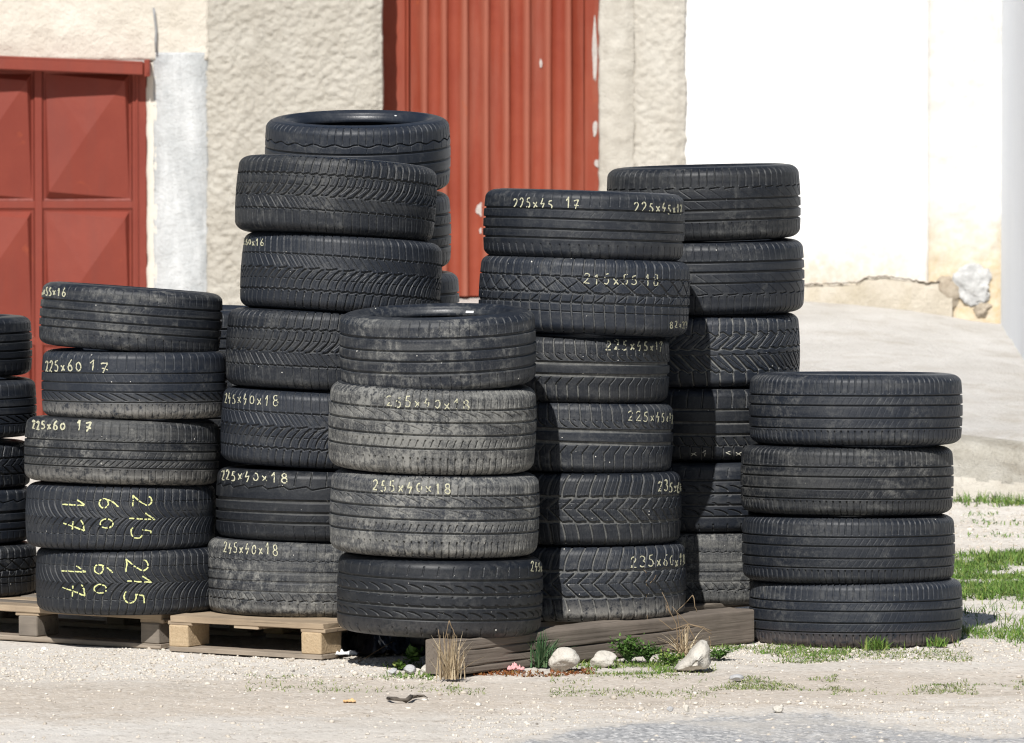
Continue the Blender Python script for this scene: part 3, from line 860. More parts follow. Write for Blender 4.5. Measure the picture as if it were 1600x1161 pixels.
PAT = {
 'rib': [G(.44, .026), G(.16, .026), G(-.14, .028), G(-.40, .026), S(-.56, -.96, 64, .3, .003, .55), S(.56, .92, 64, .1, .002, .3), S(.2, .38, 64, .5, .0015, .12), S(-.36, -.18, 64, .5, .0015, .12)],
 'touring': [G(.34, .018), G(.06, .022), G(-.20, .020), G(-.50, .018), S(-.46, -.24, 46, -1.3, .0038, .75), S(-.56, -.96, 84, .1, .003, .5), S(.45, .92, 60, .05, .0025, .3), S(.1, .3, 60, -.4, .0015, .2)],
 'touring2': [G(.30, .018), G(.05, .022), G(-.22, .020), G(-.48, .018), S(-.44, -.26, 90, 1.0, .0025, .45), S(-.54, -.96, 84, .1, .003, .5), S(.4, .92, 70, .05, .003, .4), S(.34, .38, 90, .3, .002, .4), S(.09, .26, 70, -.4, .0015, .25), S(-.18, .01, 70, .4, .0015, .25)],
 'vee': [S(0.0, .5, 66, -1.25, .0036, .95, 0, 1), S(.5, .97, 66, .25, .0036, .85, 0, 0, -1.25 % 1), S(0.0, -.5, 66, -1.25, .0036, .95, 0, 1, .5), S(-.5, -.97, 66, -.45, .0036, .85, 0, 2, (.5 - 1.25) % 1),
         G(.5, .010, .6, .01, 66, .8), G(-.5, .010, .6, .01, 66, .8), G(.2, .007, .4, 0, 66, .5), G(-.24, .007, .4, 0, 66, .5), S(.02, .48, 66, -1.25, .0014, .2, 0, 1, .5), S(-.02, -.48, 66, -1.25, .0014, .2, 0, 1, 0.0), S(.55, .9, 132, .2, .0012, .15), S(-.55, -.9, 132, -.4, .0012, .15)],
 'winter': [S(.54, .97, 72, .3, .0042, .9), G(.50, .024, 1, .022, 72, 1, True), S(-.04, .46, 72, 1.35, .0050, .95, 0, 1), G(.22, .010, .8, 0, 72, .45), S(0.02, .44, 144, 2.7, .0013, .25, 0, 1), G(-.06, .020, .95, .030, 36, .62, True),
            S(-.1, -.38, 72, .95, .0022, .6), S(-.1, -.38, 144, 1.9, .0012, .2), G(-.41, .020, 1, .006, 72, .86), S(-.45, -.97, 72, .25, .0026, .55), S(.56, .92, 144, .4, .0011, .15), S(-.5, -.9, 144, .4, .0011, .15)],
 'sport': [G(.50, .014, .9, .045, 27, 1, True), G(.13, .048), G(-.19, .044), G(-.47, .034), S(.56, .95, 40, .1, .0035, .7), S(-.55, -.92, 60, .15, .002, .45), S(-.42, -.26, 40, .3, .0015, .15)],
 'worn': [G(.47, .011, .5, .012, 70, .9), G(.17, .035, .4), G(-.08, .035, .4), G(-.33, .022, .4), G(-.56, .013, .8, .02, 56, .72, True), S(-.36, -.55, 64, .6, .003, .5), S(-.62, -.95, 72, .1, .003, .45), S(.5, .92, 72, .1, .0025, .35), S(.2, .42, 80, .3, .0015, .15), S(-.3, -.12, 80, .3, .0015, .15)],
 'wide': [G(.46, .032), G(.13, .028), G(-.15, .028), G(-.47, .032), S(.52, .93, 60, .1, .0024, .6), S(-.56, -.92, 60, .15, .0024, .6), S(-.44, -.5, 60, .2, .003, .4)],
 'curve': [G(.52, .022), G(.22, .028), G(-.07, .026), G(-.38, .024), S(.54, .97, 86, .15, .0034, .85), S(-.58, -.98, 86, .1, .0042, .9), S(.27, .48, 43, -1.0, .0022, .5, 0, 2), S(-.01, .18, 22, -.7, .0018, .4, 0, 2), S(-.17, -.33, 86, -.3, .0035, .7), S(-.42, -.55, 86, .2, .0018, .25)],
 'cres': [G(.48, .026), G(.12, .034), G(-.20, .034), G(-.52, .026), S(.19, .35, 42, -.75, .0036, .85, 0, 2), S(-.48, -.32, 42, -.8, .0036, .85, 0, 2), S(.04, .09, 42, .2, .005, .7), S(-.12, -.17, 42, .2, .004, .5), S(-.72, -.92, 42, .05, .004, .6), S(.58, .82, 42, .1, .0035, .35)],
 'block': [S(.5, .97, 60, .12, .0038, .9), G(.48, .020, 1, .012, 60, 1, True), S(.08, .46, 30, -.85, .0050, .95), S(-.2, .46, 30, 1.5, .0026, .7), G(.06, .030, 1, .008, 60, .94), G(-.19, .026, 1, 0, 60, .90), G(-.42, .014, .8), S(-.18, .05, 60, .2, .0034, .8), S(-.2, -.97, 60, .3, .0042, .9), S(.12, .44, 120, -1.7, .0012, .2), S(.54, .9, 180, .3, .0011, .15)],
 'hook': [G(.20, .050), G(-.15, .050), S(.97, .5, 56, .15, .0042, .9), S(.5, .28, 56, .75, .0038, .8, 0, 2, .15), S(-.2, -.42, 56, -.6, .0034, .85), S(-.42, -.97, 56, .15, .0042, .9, 0, 0, -.6 % 1), S(.5, .46, 112, .3, .003, .5), S(.3, .9, 112, .3, .0011, .15), S(-.3, -.9, 112, .3, .0011, .15)],
 'snow': [G(.34, .040, 1, .008, 44), G(-.34, .040, 1, .008, 44), S(.36, .97, 46, .55, .0050, .95, 0, 2), S(-.38, -.98, 46, .22, .0050, .95, .1), S(.02, .32, 46, .85, .0060, .95), S(.02, -.32, 46, .95, .0046, .9), G(.02, .008, .5, 0, 46, .5), S(-.3, .3, 92, .1, .0012, .2), S(.42, .92, 138, 1.4, .0012, .2), S(-.42, -.92, 138, .5, .0012, .2), G(.18, .006, .3, 0, 92, .7), G(-.18, .006, .3, 0, 92, .7)],
 'step': [G(.42, .013, .9, .020, 40, .68, True), G(.12, .026), G(-.17, .030), G(-.44, .024), S(.47, .95, 76, .1, .0028, .55), S(-.5, -.93, 76, .2, .0024, .45), S(.15, .38, 40, -.8, .0018, .25), S(-.14, .09, 40, -.8, .0018, .2)],
 'alpine': [S(.52, .97, 44, .1, .0050, .9), G(.50, .020, .95, .050, 44), S(.10, .48, 44, 1.0, .0052, .95), G(.08, .024, .9, .02, 44), G(-.08, .012, .5, 0, 44, .6), S(-.04, -.5, 44, 1.15, .0060, .95), G(-.52, .020, .95, .050, 44), S(-.54, -.97, 44, .1, .0050, .9), S(.16, .44, 88, 2.2, .0015, .5), S(-.1, -.46, 88, 2.4, .0015, .5), S(.6, .9, 88, .2, .0015, .4)],
 'ladder': [S(.46, .95, 40, .1, .0036, .75), G(.40, .034), G(.05, .040), G(-.27, .036), S(-.34, -.56, 56, .5, .0036, .8), G(-.57, .014, .8, .01, 56, .82), S(-.6, -.96, 56, .05, .0036, .7)],
 'fine': [G(.40, .017), G(.13, .019), G(-.22, .021), G(-.50, .017), S(.47, .97, 98, .12, .0028, .55), S(-.56, -.98, 98, .12, .0034, .75), S(.16, .36, 98, .7, .0016, .18), S(-.18, .1, 98, .7, .0016, .14), S(-.46, -.26, 98, .7, .0016, .18)],
 'wave': [G(.46, .016, 1, .035, 26), G(.22, .028), G(-.10, .030), G(-.42, .030), S(.50, .97, 74, .1, .0028, .75), S(.26, .42, 37, .1, .0018, .3), S(-.56, -.95, 74, .1, .0024, .5)],
}

def pat_h(name, u, v):
    """depth (0..1) of the cut at u (metres round) and v (z fraction)"""
    h = np.zeros(np.broadcast(u, v).shape)
    arc = HALF * 1.02
    for p in PAT[name]:
        if p[0] == 'G':
            _, v0, wd, d, amp, n, duty, saw = p
            q = u * n / CIRC if n else u * 0
            fr = q - np.floor(q)
            off = 0
            if amp: off = amp * ((np.where(fr < .75, fr / .75, (1 - fr) / .25) - .5) * 2 if saw else np.sin(2 * np.pi * fr))
            dist = (wd - np.abs(v - v0 - off)) * HALF
            m = np.clip(dist / 0.0009 + .5, 0, 1)
            if duty < 1: m = m * np.clip((duty / 2 - np.abs(fr - .5)) * (CIRC / n) / 0.0009 + .5, 0, 1)
        else:
            _, v0, v1, n, skew, wd, d, bow, ease, ph, jit = p
            tt_ = (v - v0) / (v1 - v0)
            tc = np.clip(tt_, 0, 1)
            if ease == 0: sh = skew * tc; dsh = skew + 0 * tc
            elif ease == 1: sh = skew * (1 - (1 - tc) ** 2); dsh = skew * 2 * (1 - tc)
            else: sh = skew * tc ** 2; dsh = skew * 2 * tc
            if bow: sh = sh + bow * np.sin(np.pi * tc); dsh = dsh + bow * np.pi * np.cos(np.pi * tc)
            pitch = CIRC / n
            q = u / pitch - ph - sh
            dist = np.abs(q - np.round(q)) * pitch
            slope = dsh * pitch / (abs(v1 - v0) * arc)
            dist = dist / np.sqrt(1 + slope ** 2)
            m = np.clip((wd / 2 - dist) / 0.0009 + .5, 0, 1)
            e = np.minimum(tt_, 1 - tt_) * abs(v1 - v0) * arc
            m = m * np.clip(e / 0.0009 + .5, 0, 1)
        h = np.maximum(h, m * d)
    return h

_tread_cache = {}
def tread_mesh(pat):
    if pat in _tread_cache: return _tread_cache[pat]
    th = THETA
    u = (th * R0)[None, :]
    v = (ZT / HALF)[:, None]
    h = pat_h(pat, u, v)
    wob = (np.sin(th * 3) + np.sin(th * 7 + 1))[None, :] * 0.0002          # worn a little unevenly
    fadeout = np.clip((0.965 - np.abs(v)) / 0.03, 0, 1)
    dep = h * fadeout * np.clip(0.0070 + wob, .004, .010)
    r = RT[:, None] - dep * _nrm[:, 0:1] + wob * np.clip((.95 - np.abs(v)) * 8, 0, 1) * .5
    z = ZT[:, None] - dep * _nrm[:, 1:2]
    P = np.stack([r * np.cos(th), r * np.sin(th), z + HALF + 0 * r], -1)
    me = raw_mesh('tread', P, grid_faces(len(ZT), NC, True), M['tread'], False, {'groove': h * fadeout})
    _tread_cache[pat] = me
    return me

def lathe(name, prof, mat, n=200, flip=False):
    th = np.linspace(0, 2 * np.pi, n, endpoint=False)
    r = prof[:, 0][:, None]; z = prof[:, 1][:, None]
    P = np.stack([r * np.cos(th), r * np.sin(th), z + HALF + 0 * r * th], -1)
    f = grid_faces(len(prof), n, True)
    if flip: f = f[:, ::-1]
    return raw_mesh(name, P, f, mat, True)
SIDE_TOP = lathe('sidewall', SDW, M['side'])
SIDE_BOT = lathe('sidewall', SDW * [1, -1], M['side'], flip=True)
_in = [(0.2430, 0.0810), (0.247, 0.086), (0.254, 0.098), (0.270, 0.108), (0.295, 0.098), (0.308, 0.080), (0.313, 0.05), (0.315, 0.0)]
LIN = lathe('inner_liner', np.array(_in + [(r, -z) for r, z in _in[-2::-1]]), M['side'], 160)

# --- hand-written chalk figures as pen strokes in a 0.6 x 1 box
def arc_(cx, cy, rx, ry, a0, a1, n=10):
    return [(cx + rx * math.cos(R_(a0 + (a1 - a0) * k / n)), cy + ry * math.sin(R_(a0 + (a1 - a0) * k / n))) for k in range(n + 1)]
GL = {
 '0': [arc_(.3, .42, .24, .36, 100, 460, 16)],
 '1': [[(.08, .62), (.32, 1.0), (.30, .5), (.27, 0)]],
 '2': [[(.05, .78)] + arc_(.28, .76, .22, .22, 160, -20, 9) + [(.30, .35), (.02, .03), (.22, .06), (.55, .02)]],
 '3': [arc_(.25, .76, .24, .22, 150, -80, 9) + arc_(.25, .28, .27, .28, 80, -150, 10)],
 '4': [[(.30, 1.0), (.16, .72), (.05, .46), (.26, .50), (.46, .56), (.36, .28), (.22, -.04)]],
 '5': [[(.50, .96), (.18, .92), (.12, .55)] + arc_(.22, .30, .28, .28, 95, -140, 10)],
 '6': [[(.46, 1.0), (.20, .70), (.06, .32)] + arc_(.28, .24, .23, .24, 170, 500, 14)],
 '7': [[(.02, .80), (.22, .92), (.52, .96), (.34, .50), (.16, -.06)], [(.08, .42), (.56, .38)]],
 '8': [arc_(.30, .74, .20, .22, 90, 450, 12), arc_(.30, .26, .25, .26, 90, 450, 12)],
 '9': [arc_(.30, .70, .22, .24, 0, 360, 12) + [(.50, .5), (.40, .0)]],
 'x': [[(.05, .72), (.50, .12)], [(.50, .76), (.08, .06)]],
 '.': [[(.1, .06), (.16, .02)]],
 '<': [[(.5, .8), (.1, .5), (.5, .15)]],
}
def pen_paths_line(txt, cx, rp, x0, y0, x1, y1, h, wf=0.66):
    """text spread evenly round the tyre between two picture columns; y0,y1 are baselines"""
    n = len(txt)
    a0 = math.asin(max(-.995, min(.995, (x0 - cx) / rp))); a1 = math.asin(max(-.995, min(.995, (x1 - cx) / rp)))
    out = []
    for i, ch in enumerate(txt):
        if ch == ' ': continue
        jy = random.uniform(-.08, .08) * h; sc = random.uniform(.9, 1.08) * (0.84 if ch == 'x' else 1)
        tilt = random.uniform(-.08, .12)
        for st in GL[ch]:
            pl = []
            for gx_, gy_ in st:
                f = (i + wf * (gx_ / .6) + tilt * (gy_ - .4) * .6) / n
                a = a0 + (a1 - a0) * f
                x = cx + rp * math.sin(a)
                y = y0 + (y1 - y0) * f - gy_ * h * sc + jy
                pl.append((x, y))
            out.append(pl)
    return out
def pen_paths_turned(items):
    out = []
    for ch, x, y, sz in items:
        for st in GL[ch]:
            out.append([(x + (gy_ - .5) * sz, y + (gx_ - .3) * sz * 1.05) for gx_, gy_ in st])
    return out

def chalk_mesh(Mw, pat, paths, wpx, keep=0.86, seed=1, mat='chalk'):
    """drag the pen strokes over the tread: each picture ray meets the tyre's own surface, cuts are skipped"""
    Mi = np.array(Mw.inverted())
    org = Mi[:3, :3] @ CAM + Mi[:3, 3]
    A = []; Bv = []; ok = []
    r = np.random.default_rng(seed)
    for pl in paths:
        p = np.array(pl, float)
        d = np.r_[0, np.cumsum(np.hypot(*np.diff(p, axis=0).T))]
        if d[-1] < .5: continue
        n = max(3, int(d[-1] / 0.7))
        ss = np.linspace(0, d[-1], n)
        q = np.stack([np.interp(ss, d, p[:, 0]), np.interp(ss, d, p[:, 1])], -1)
        q += np.stack([vnoise(ss * .35 + r.uniform(0, 90), ss * 0, 2), vnoise(ss * .35 + r.uniform(0, 90), ss * 0, 3)], -1) * .7
        tg = np.gradient(q, axis=0); tg /= np.maximum(np.hypot(tg[:, 0], tg[:, 1]), 1e-6)[:, None]
        nr = np.stack([-tg[:, 1], tg[:, 0]], -1)
        wd = wpx * (0.8 + 0.55 * vnoise(ss * .5 + r.uniform(0, 99), ss * 0, 4))[:, None] / 2
        A.append(q + nr * wd); Bv.append(q - nr * wd)
        k = r.random(n) < keep
        k &= vnoise(ss * .8 + r.uniform(0, 99), ss * 0, 8) > -.42
        k[-1] = False
        ok.append(k)
    if not A: return None
    A = np.concatenate(A); Bv = np.concatenate(Bv); ok = np.concatenate(ok)
    def hit(q):
        d = FWD[None] + np.stack([(q[:, 0] - 800) / FPX, 0 * q[:, 0], 0 * q[:, 0]], -1) - UP[None] * ((q[:, 1] - 580.5) / FPX)[:, None]
        d = d @ Mi[:3, :3].T
        rr = np.full(len(q), R0)
        for it in range(4):
            a = d[:, 0] ** 2 + d[:, 1] ** 2; b = 2 * (org[0] * d[:, 0] + org[1] * d[:, 1]); c = org[0] ** 2 + org[1] ** 2 - rr ** 2
            disc = b * b - 4 * a * c
            good = disc > 0
            tq = (-b - np.sqrt(np.maximum(disc, 0))) / (2 * a)
            P_ = org + d * tq[:, None]
            zl = P_[:, 2] - HALF
            rr = r_of_z(zl)
        th = np.arctan2(P_[:, 1], P_[:, 0]) % (2 * np.pi)
        good &= np.abs(zl) < ZT.max()
        nr_, nz_ = n_of_z(zl)
        e = 0.0011
        P_ = np.stack([(rr + nr_ * e) * np.cos(th), (rr + nr_ * e) * np.sin(th), zl + nz_ * e + HALF], -1)
        return P_, good, th, zl
    PA, ga, ta, za = hit(A); PB, gb, tb, zb = hit(Bv)
    PC, gc, tc, zc = hit((A + Bv) / 2)
    hh = pat_h(pat, tc * R0, zc / HALF)
    good = ga & gb & gc
    idx = np.where(ok[:-1] & good[:-1] & good[1:] & (hh[:-1] < (.45 if mat == 'chalk2' else .62)))[0]
    n = len(A)
    F = np.stack([idx, idx + 1, idx + 1 + n, idx + n], -1)
    if not len(F): return None
    V = np.concatenate([PA, PB])
    used, inv = np.unique(F.ravel(), return_inverse=True)
    return raw_mesh('chalk_writing', V[used], inv.reshape(-1, 4), M[mat])

# --- the stacks.  tyre: (left px, right px, bottom px at the front, width px, roll, pitch, pattern, dust, groove dust, flip, extra)
tyre_group = 'used tyres piled in stacks'
tcount = 0
def place_tyre(xl, xr, yb, wpx, roll, pitch, pat, dust, gdust, Yc, label, flip=False, speck=0.975, mud=0.0, mudred=0.0, chalk=None, turned=None, ckmat='chalk', cw=2.05, spin=None, sticker=None):
    global tcount
    tcount += 1
    if dust < .9 and pat != 'wide': dust *= [.5, .7, .55, .8, .4][tcount % 5]
    cw *= [.8, 1.05, .9, 1.15][tcount % 4] if ckmat == 'chalk' else 1
    cx, rp = (xl + xr) / 2, (xr - xl) / 2
    el = PITCH + (yb - 580.5 - wpx / 2) / FPX
    yc = yb - wpx / 2 - 0.80 * rp * math.sin(el + R_(pitch))
    c = at_y(cx, yc, Yc)
    dist = float((c - CAM) @ FWD)
    R = rp / FPX * dist
    Wd = wpx / FPX * dist
    rot = Matrix.Rotation(R_(roll), 4, 'Y') @ Matrix.Rotation(R_(pitch), 4, 'X')
    if flip: rot = rot @ Matrix.Rotation(math.pi, 4, 'Y')
    spin = (tcount * 7.7) % 24 - 12
    rot = rot @ Matrix.Rotation(R_(spin), 4, 'Z')
    scl = Matrix.Diagonal((R / R0, R / R0, Wd / W0, 1))
    Mw = Matrix.Translation(c) @ rot @ scl @ Matrix.Translation((0, 0, -HALF))
    o = bpy.data.objects.new('tyre', None); C.objects.link(o)
    o.empty_display_size = .1
    setp(o, label, 'tyre', tyre_group)
    o.matrix_world = Mw
    for nm, me in (('tread', tread_mesh(pat)), ('sidewall', SIDE_TOP), ('sidewall', SIDE_BOT), ('inner_liner', LIN)):
        k = link(nm, me, o)
        k['dust'] = float(dust * {'tread': .85, 'sidewall': .35, 'inner_liner': .12}[nm]); k['gdust'] = float(gdust); k['seed'] = float(tcount * 3.17 % 50); k['speck'] = float(speck)
        k['tone'] = float([.7, 1.15, .85, 1.35, .6, 1.0, 1.5][tcount % 7]); k['mud'] = float(mud); k['mudred'] = float(mudred)
    notes = [pen_paths_line(tx[0], cx, rp, *tx[1:]) for tx in (chalk or [])]
    notes += [pen_paths_turned(g) for g in (turned or [])]
    for paths in notes:
        m = chalk_mesh(Mw, pat, paths, cw, 0.975, tcount, ckmat)
        if m: link('chalk_writing', m, o)
    if sticker:
        a0, a1, r0, z0, r1, z1 = sticker
        v = []
        for a in np.linspace(a0, a1, 5):
            # angle in the world: undo the tyre's spin so the label sits at the far inner side
            aa = R_(a - spin)
            v += [(r0 * math.cos(aa), r0 * math.sin(aa), z0 + HALF), (r1 * math.cos(aa), r1 * math.sin(aa), z1 + HALF)]
        f = [[2 * i, 2 * i + 1, 2 * i + 3, 2 * i + 2] for i in range(4)]
        link('paper_label', raw_mesh('paper_label', v, f, M['paper']), o)
    return o

T = place_tyre
# front centre stack
Y4 = 0.35
T(530, 838, 612, 116, -1.2, 2.3, 'wide', .95, .20, Y4, 'dusty ribbed tyre on top of the front centre stack, open hole showing', speck=.95, sticker=(60, 67, .2410, .0905, .2440, .0975), mud=.0)
T(513, 838, 742, 136, 1.7, 0.3, 'curve', 1.75, .45, Y4, 'very dusty grey tyre second from top of the front centre stack', chalk=[('255x40x18', 604, 635, 738, 641, 17)], speck=.97, mud=.25)
T(515, 843, 872, 130, 1.4, -0.8, 'curve', 1.55, .45, Y4, 'very dusty grey tyre second from bottom of the front centre stack', chalk=[('255x40x18', 583, 766, 709, 773, 17)], speck=.97, mud=.2)
T(526, 848, 997, 124, 1.5, -0.8, 'cres', .42, .35, Y4, 'black tyre with crescent cuts at the bottom of the front centre stack', chalk=[('245x', 829, 894, 847, 893, 15)], speck=.93, mud=.12, mudred=.4)
# right of the front stack
Y5 = 1.05
T(755, 1070, 406, 108, 1.8, -2.2, 'rib', .55, .30, Y5, 'black ribbed tyre chalked twice, on top of stack before the corrugated door', chalk=[('225x45', 803, 325, 868, 327, 15), ('17.', 884, 325, 922, 328, 16), ('225x45x17', 990, 331, 1066, 335, 15)], cw=2.0)
T(748, 1078, 522, 120, 2.2, -2.2, 'block', .40, .45, Y5, 'winter tyre chalked 215x55 18 with white droppings on its tread', chalk=[('215x55', 912, 444, 1000, 446, 16), ('18', 1008, 445, 1032, 446, 17), ('82x22', 1046, 513, 1074, 512, 10)], speck=.90, cw=2.0)
T(742, 1046, 630, 105, 1.5, -1.6, 'hook', .50, .75, Y5, 'tyre with hooked cuts third from top, partly in shade of the overhanging one', chalk=[('225x45x17', 946, 547, 1036, 549, 15)], speck=.93, cw=1.9)
T(744, 1052, 739, 112, 1.8, -2.0, 'hook', .50, .75, Y5, 'tyre with hooked cuts chalked at its right edge, third from bottom behind front stack', chalk=[('225x45x17', 981, 658, 1052, 661, 15)], speck=.91)
T(745, 1065, 853, 115, 0.4, -1.8, 'snow', .50, .70, Y5, 'chevron winter tyre second from bottom beside the front stack', chalk=[('235x60', 1028, 768, 1066, 769, 17)], speck=.88)
T(750, 1072, 971, 119, -0.3, -1.2, 'snow', .75, .75, Y5, 'chevron winter tyre with dried mud at the bottom, behind the timber beam', chalk=[('235x60x18', 985, 886, 1070, 884, 18)], speck=.86, mud=.85)
# back right stack
Y6 = 1.84
T(948, 1251, 377, 116, -1.5, -0.8, 'step', .55, .30, Y6, 'worn tyre on top of the tall stack against the white wall', speck=.98)
T(951, 1257, 493, 115, -0.8, -0.6, 'step', .55, .30, Y6, 'worn ribbed tyre second from top of the stack against the white wall', flip=True, speck=.97)
T(946, 1250, 606, 112, -0.8, -0.6, 'alpine', .40, 1.05, Y6, 'winter tyre with dusty branching grooves third from top of the back right stack', speck=.92)
T(940, 1246, 720, 115, 0, -0.6, 'ladder', .55, .70, Y6, 'ribbed tyre fourth from top of the back right stack, half hidden', speck=.95, chalk=[('x1 <x', 1078, 712, 1165, 712, 9)], ckmat='chalkw', cw=1.4)
T(950, 1254, 832, 111, 0, -0.6, 'cres', .60, .45, Y6, 'tyre with short slanted cuts second from bottom of the back right stack', speck=.97)
T(950, 1256, 945, 114, 0, -0.6, 'worn', 1.35, .45, Y6, 'dusty worn tyre at the bottom of the back right stack', speck=.97)
# right-hand stack of four
Y7 = 1.33
T(1170, 1504, 697, 112, 0.1, -2.3, 'fine', .72, .30, Y7, 'grey black tyre with a white scuff on top of the right-hand stack of four', speck=.955)
T(1157, 1490, 806, 108, 0.4, -2.3, 'fine', .72, .32, Y7, 'second tyre from the top in the right-hand stack of four', speck=.965)
T(1159, 1492, 913, 106, 0.2, -2.0, 'fine', .66, .34, Y7, 'third tyre from the top in the right-hand stack of four', speck=.975)
T(1170, 1504, 1013, 104, 0.0, -1.8, 'fine', .66, .40, Y7, 'bottom tyre standing on the ground with reddish mud in right-hand stack', speck=.975, mud=.32, mudred=1.0)
# tall winter stack
Y3 = 1.06
T(368, 682, 366, 120, 3.9, -4.4, 'winter', .52, .40, Y3, 'tilted winter tyre on top of the tall winter tyre stack', speck=.97)
T(376, 690, 487, 121, 3.7, -4.2, 'winter', .36, .35, Y3, 'winter tyre second from top of the tall stack, chalk at its left edge', flip=True, speck=.93, chalk=[('260x16', 381, 382, 415, 385, 12)], cw=1.8)
T(353, 668, 610, 124, 2.2, -2.4, 'winter', .48, .35, Y3, 'winter tyre third from top of the tall winter tyre stack', speck=.92)
T(345, 661, 732, 120, 2.4, -1.6, 'winter', .42, .38, Y3, 'winter tyre chalked 245x40x18 fourth from top of the tall stack', flip=True, speck=.93, chalk=[('245x40x18', 352, 630, 440, 635, 16)])
T(337, 653, 847, 112, 1.0, -2.0, 'sport', .42, .35, Y3, 'smooth grooved tyre chalked 225x40x18 in the tall stack', speck=.975, chalk=[('225x40x18', 347, 750, 455, 754, 16)])
T(322, 640, 965, 120, 0.8, -2.0, 'worn', 1.25, .35, Y3, 'dusty worn tyre chalked 245x40x18 at the bottom on the pallet', speck=.96, chalk=[('245x40x18', 350, 864, 438, 868, 17)], mud=.2)
# stack hidden behind it
Y3b = 1.93
T(414, 704, 308, 112, -0.3, 4.6, 'wave', .42, .25, Y3b, 'tyre with a wavy groove and open top, highest of all the stacks', speck=.985, sticker=(57, 59, .2420, .0915, .2500, .1065))
T(418, 705, 427, 119, -0.8, 1.5, 'rib', .40, .25, Y3b, 'ribbed tyre under the highest one, right edge showing before the corrugated door', speck=.985)
T(430, 718, 548, 119, 0, 0, 'rib', .40, .25, Y3b, 'ribbed tyre third from top behind the tall winter stack')
T(425, 712, 674, 126, 0, 0, 'rib', .40, .25, Y3b, 'ribbed tyre fourth from top behind the tall winter stack')
T(425, 712, 802, 128, 0, 0, 'touring', .40, .25, Y3b, 'hidden tyre second from bottom behind the tall winter stack')
T(425, 712, 930, 128, 0, 0, 'touring', .40, .25, Y3b, 'hidden bottom tyre behind the tall winter stack')
# left stack on the pallet
Y2_ = 1.14
T(62, 347, 549, 100, 4.2, -2.4, 'rib', .80, .30, Y2_, 'tilted ribbed tyre on top of the left stack by the garage door', speck=.975, chalk=[('26x55x16', 63, 460, 106, 463, 13)], cw=2.0)
T(65, 355, 655, 107, 0.3, -1.8, 'touring', .62, .45, Y2_, 'tyre chalked 225x60 17 with whitish dust along its lower shoulder', speck=.90, chalk=[('225x60', 72, 580, 132, 580, 17), ('17', 140, 578, 176, 585, 17)], mud=.75, cw=2.5)
T(38, 343, 757, 102, 1.7, -2.6, 'touring2', 1.0, .5, Y2_, 'dusty streaked tyre chalked 225x60 17 in the middle of the left stack', speck=.93, chalk=[('225x60', 51, 671, 106, 672, 14), ('17', 120, 672, 148, 677, 15)], mud=.5, cw=2.5)
TXT1 = [[('2', 222, 783, 31), ('1', 222, 811, 40), ('5', 221, 834, 34)], [('6', 170, 787, 30), ('0', 169, 818, 28)], [('1', 116, 789, 36), ('7', 117, 822, 32)]]
T(40, 337, 860, 103, 0.4, -2.0, 'vee', .30, .55, Y2_, 'directional tyre with large sideways yellow figures, second from bottom of left stack', speck=.985, turned=TXT1, ckmat='chalk2', cw=2.5)
TXT2 = [[('2', 214, 884, 36), ('1', 218, 909, 38), ('5', 210, 935, 34)], [('6', 162, 890, 29), ('0', 159, 920, 27)], [('1', 115, 893, 38), ('7', 117, 923, 34)]]
T(56, 350, 961, 103, -0.2, -1.2, 'vee', .32, .6, Y2_, 'directional tyre with large sideways yellow figures, bottom of left stack', speck=.985, turned=TXT2, ckmat='chalk2', cw=2.5)
# stack glimpsed behind, between the left and the tall stacks
Y2b = 2.18
T(150, 432, 590, 105, 0, -.5, 'rib', .5, .3, Y2b, 'grey tyre glimpsed behind between the left stack and the tall stack')
T(150, 430, 700, 109, 0, 0, 'rib', .5, .3, Y2b, 'second tyre of the hidden stack behind the left stack')
T(150, 430, 812, 112, 0, 0, 'touring', .5, .3, Y2b, 'third tyre of the hidden stack behind the left stack')
T(150, 430, 925, 113, 0, 0, 'touring', .5, .3, Y2b, 'bottom tyre of the hidden stack behind the left stack')
# stack cut by the left edge
Y1 = 1.79
T(-250, 50, 592, 94, -.8, -1.2, 'rib', .45, .25, Y1, 'ribbed tyre on top of the stack cut off by the left edge', speck=.985)
T(-246, 57, 687, 92, -.4, -1.2, 'touring', .40, .25, Y1, 'tyre second from top of the stack cut off by the left edge', speck=.985)
T(-256, 48, 767, 74, 0, -1.2, 'snow', .40, .35, Y1, 'blocky tyre in the middle of the stack cut off by the left edge', speck=.96)
T(-252, 50, 853, 90, 0, -1.2, 'sport', .50, .3, Y1, 'ribbed tyre second from bottom of the stack cut off by the left edge', speck=.985)
T(-245, 58, 937, 84, 0, -1.2, 'block', .40, .35, Y1, 'winter tyre on the pallet at the bottom of the left edge stack', speck=.93)

